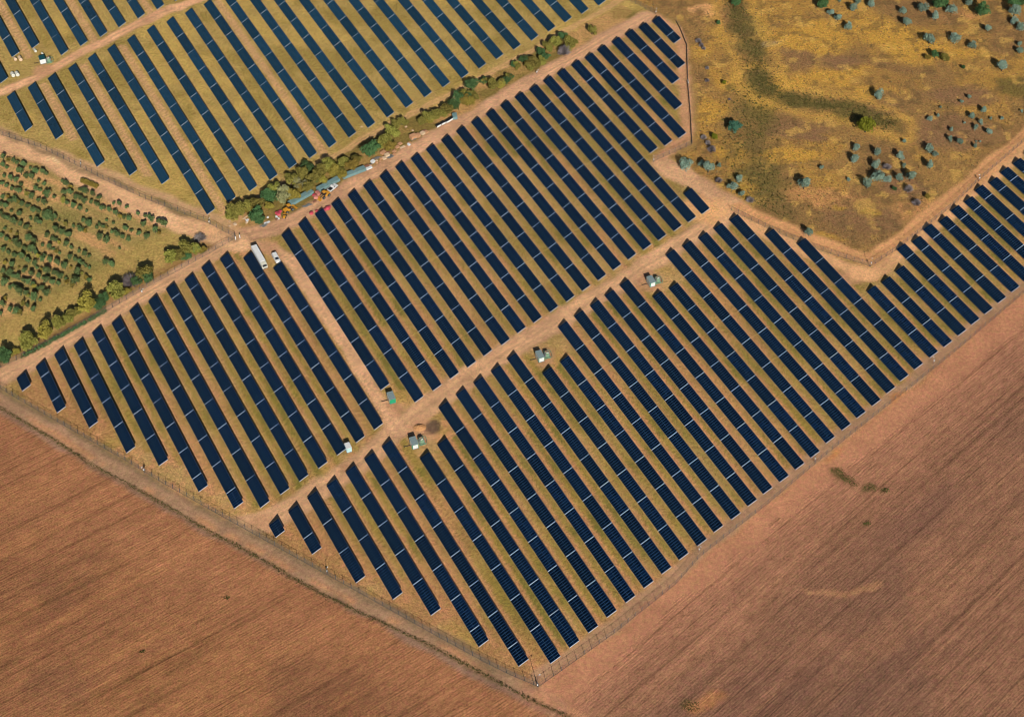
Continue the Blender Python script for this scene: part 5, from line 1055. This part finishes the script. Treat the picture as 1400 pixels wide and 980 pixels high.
for i, (px, py, a, b_, h, k) in enumerate(DEBRIS):
    kk = k + ('big' if a > 1.25 else 'small'); C_ = dcls[kk]
    lab = '%s %s %s, %s along the tree line track' % ('large' if kk.endswith('big') else 'small', DM[k][1], 'heap' if k == 'g' else 'crate', place(C_.index(i), len(C_)) or 'the only one')
    root = tag(empty('scrap_heap' if k == 'g' else 'wooden_crate' if k in 'wpr' else 'white_crate', (px, py, 0), R(38) + rt.uniform(-.25, .25)), lab, 'scrap' if k == 'g' else 'crate', 'crates and scrap below the tree line')
    m = MB()
    if k == 'g':
        for q_ in range(14):
            Mx = Matrix.Translation((rt.uniform(-a, a) * .7, rt.uniform(-b_, b_) * .7, rt.uniform(.02, h))) @ Matrix.Rotation(rt.uniform(-.5, .5), 4, 'Z') @ Matrix.Rotation(rt.uniform(-.12, .12), 4, 'Y')
            m.box(-a * .5, a * .5, -.12, .12, 0, .07, 0, Mx)
        obj('scrap', m.mesh('scrap_pieces', M['greydeb']), root)
    else:
        nb = max(2, int(h / .28))
        for q_ in range(nb):
            z0 = .12 + q_ * (h - .12) / nb
            ox_, oy_ = rt.uniform(-.05, .05), rt.uniform(-.05, .05)
            m.box(-a * .62 + ox_, a * .62 + ox_, -b_ * .62 + oy_, b_ * .62 + oy_, z0, z0 + (h - .12) / nb - .03)
        obj('boards', m.mesh('crate_boards', M[DM[k][0]]), root)
        m = MB()
        for yy in (-.5, 0, .5): m.box(-a * .6, a * .6, yy * b_ - .05, yy * b_ + .05, 0, .12)
        obj('skid', m.mesh('crate_skid', M['brownwood']), root)
bx, by, bz = BEAM
m = MB(); m.box(0, 3.2, -.16, .16, 0, .28); tag(obj('timber_beam', m.mesh('timber_beam', M['palewood']), None, (bx, by, 0), R(bz)), 'pale timber beam lying at the left foot of the tree line', 'beam')
BL_ = ['pale round bale, left of a pair by the upper dirt road', 'long pale bale, right of a pair by the upper dirt road', 'white wrapped bale above the teal-roofed kiosk', 'white wrapped bale, left of a pair at the left edge', 'white wrapped bale, right of a pair at the left edge', 'small cream bale behind the teal-roofed kiosk']
for px, py, k in BALES:
    r_ = [.75, .8, .6, .85, .85, .5][k]; l_ = [1.3, 2.6, 1.9, 2.3, 2.3, 1.0][k]
    root = tag(empty('wrapped_bale', (px, py, 0), R(-60)), BL_[k], 'bale', 'wrapped bales by the upper dirt road')
    m = MB(); m.tube((-l_ / 2 + .12, 0, r_ * .92), (l_ / 2 - .12, 0, r_ * .92), r_, n=14); m.tube((-l_ / 2, 0, r_ * .92), (-l_ / 2 + .12, 0, r_ * .92), r_ * .8, r_, 14); m.tube((l_ / 2 - .12, 0, r_ * .92), (l_ / 2, 0, r_ * .92), r_, r_ * .8, 14)
    obj('wrapping', m.mesh('bale_wrap', M['palewood'] if k < 2 else M['cream']), root)
    m = MB()
    for xx in (-l_ * .25, l_ * .25): m.tube((xx - .05, 0, r_ * .92), (xx + .05, 0, r_ * .92), r_ + .015, n=14, cap=False)
    obj('strap', m.mesh('bale_strap', M['greydeb']), root)
# sand heap
bm = bmesh.new(); bmesh.ops.create_grid(bm, x_segments=24, y_segments=24, size=2.4)
rd = random.Random(8)
for v_ in bm.verts:
    r_ = math.hypot(v_.co.x, v_.co.y * 1.3) / 2.4; v_.co.z = max(-.05, .95 * (1 - r_) * (.7 + .6 * rd.random()) - .04)
me = bpy.data.meshes.new('sand_heap'); bm.to_mesh(me); bm.free()
t = NT('loose_sand'); t.bsdf(t.ramp(t.noise(t.n('ShaderNodeTexCoord').outputs['Object'], 2.0, 4.0, .7), [(.3, lin(176, 124, 80)), (.7, lin(206, 154, 104))]), .95, .05)
me.materials.append(t.mat)
tag(obj('sand_heap', me, None, (PILE[0], PILE[1], 0)), 'orange sand heap beside the green kiosk and a burnt patch', 'sand heap')
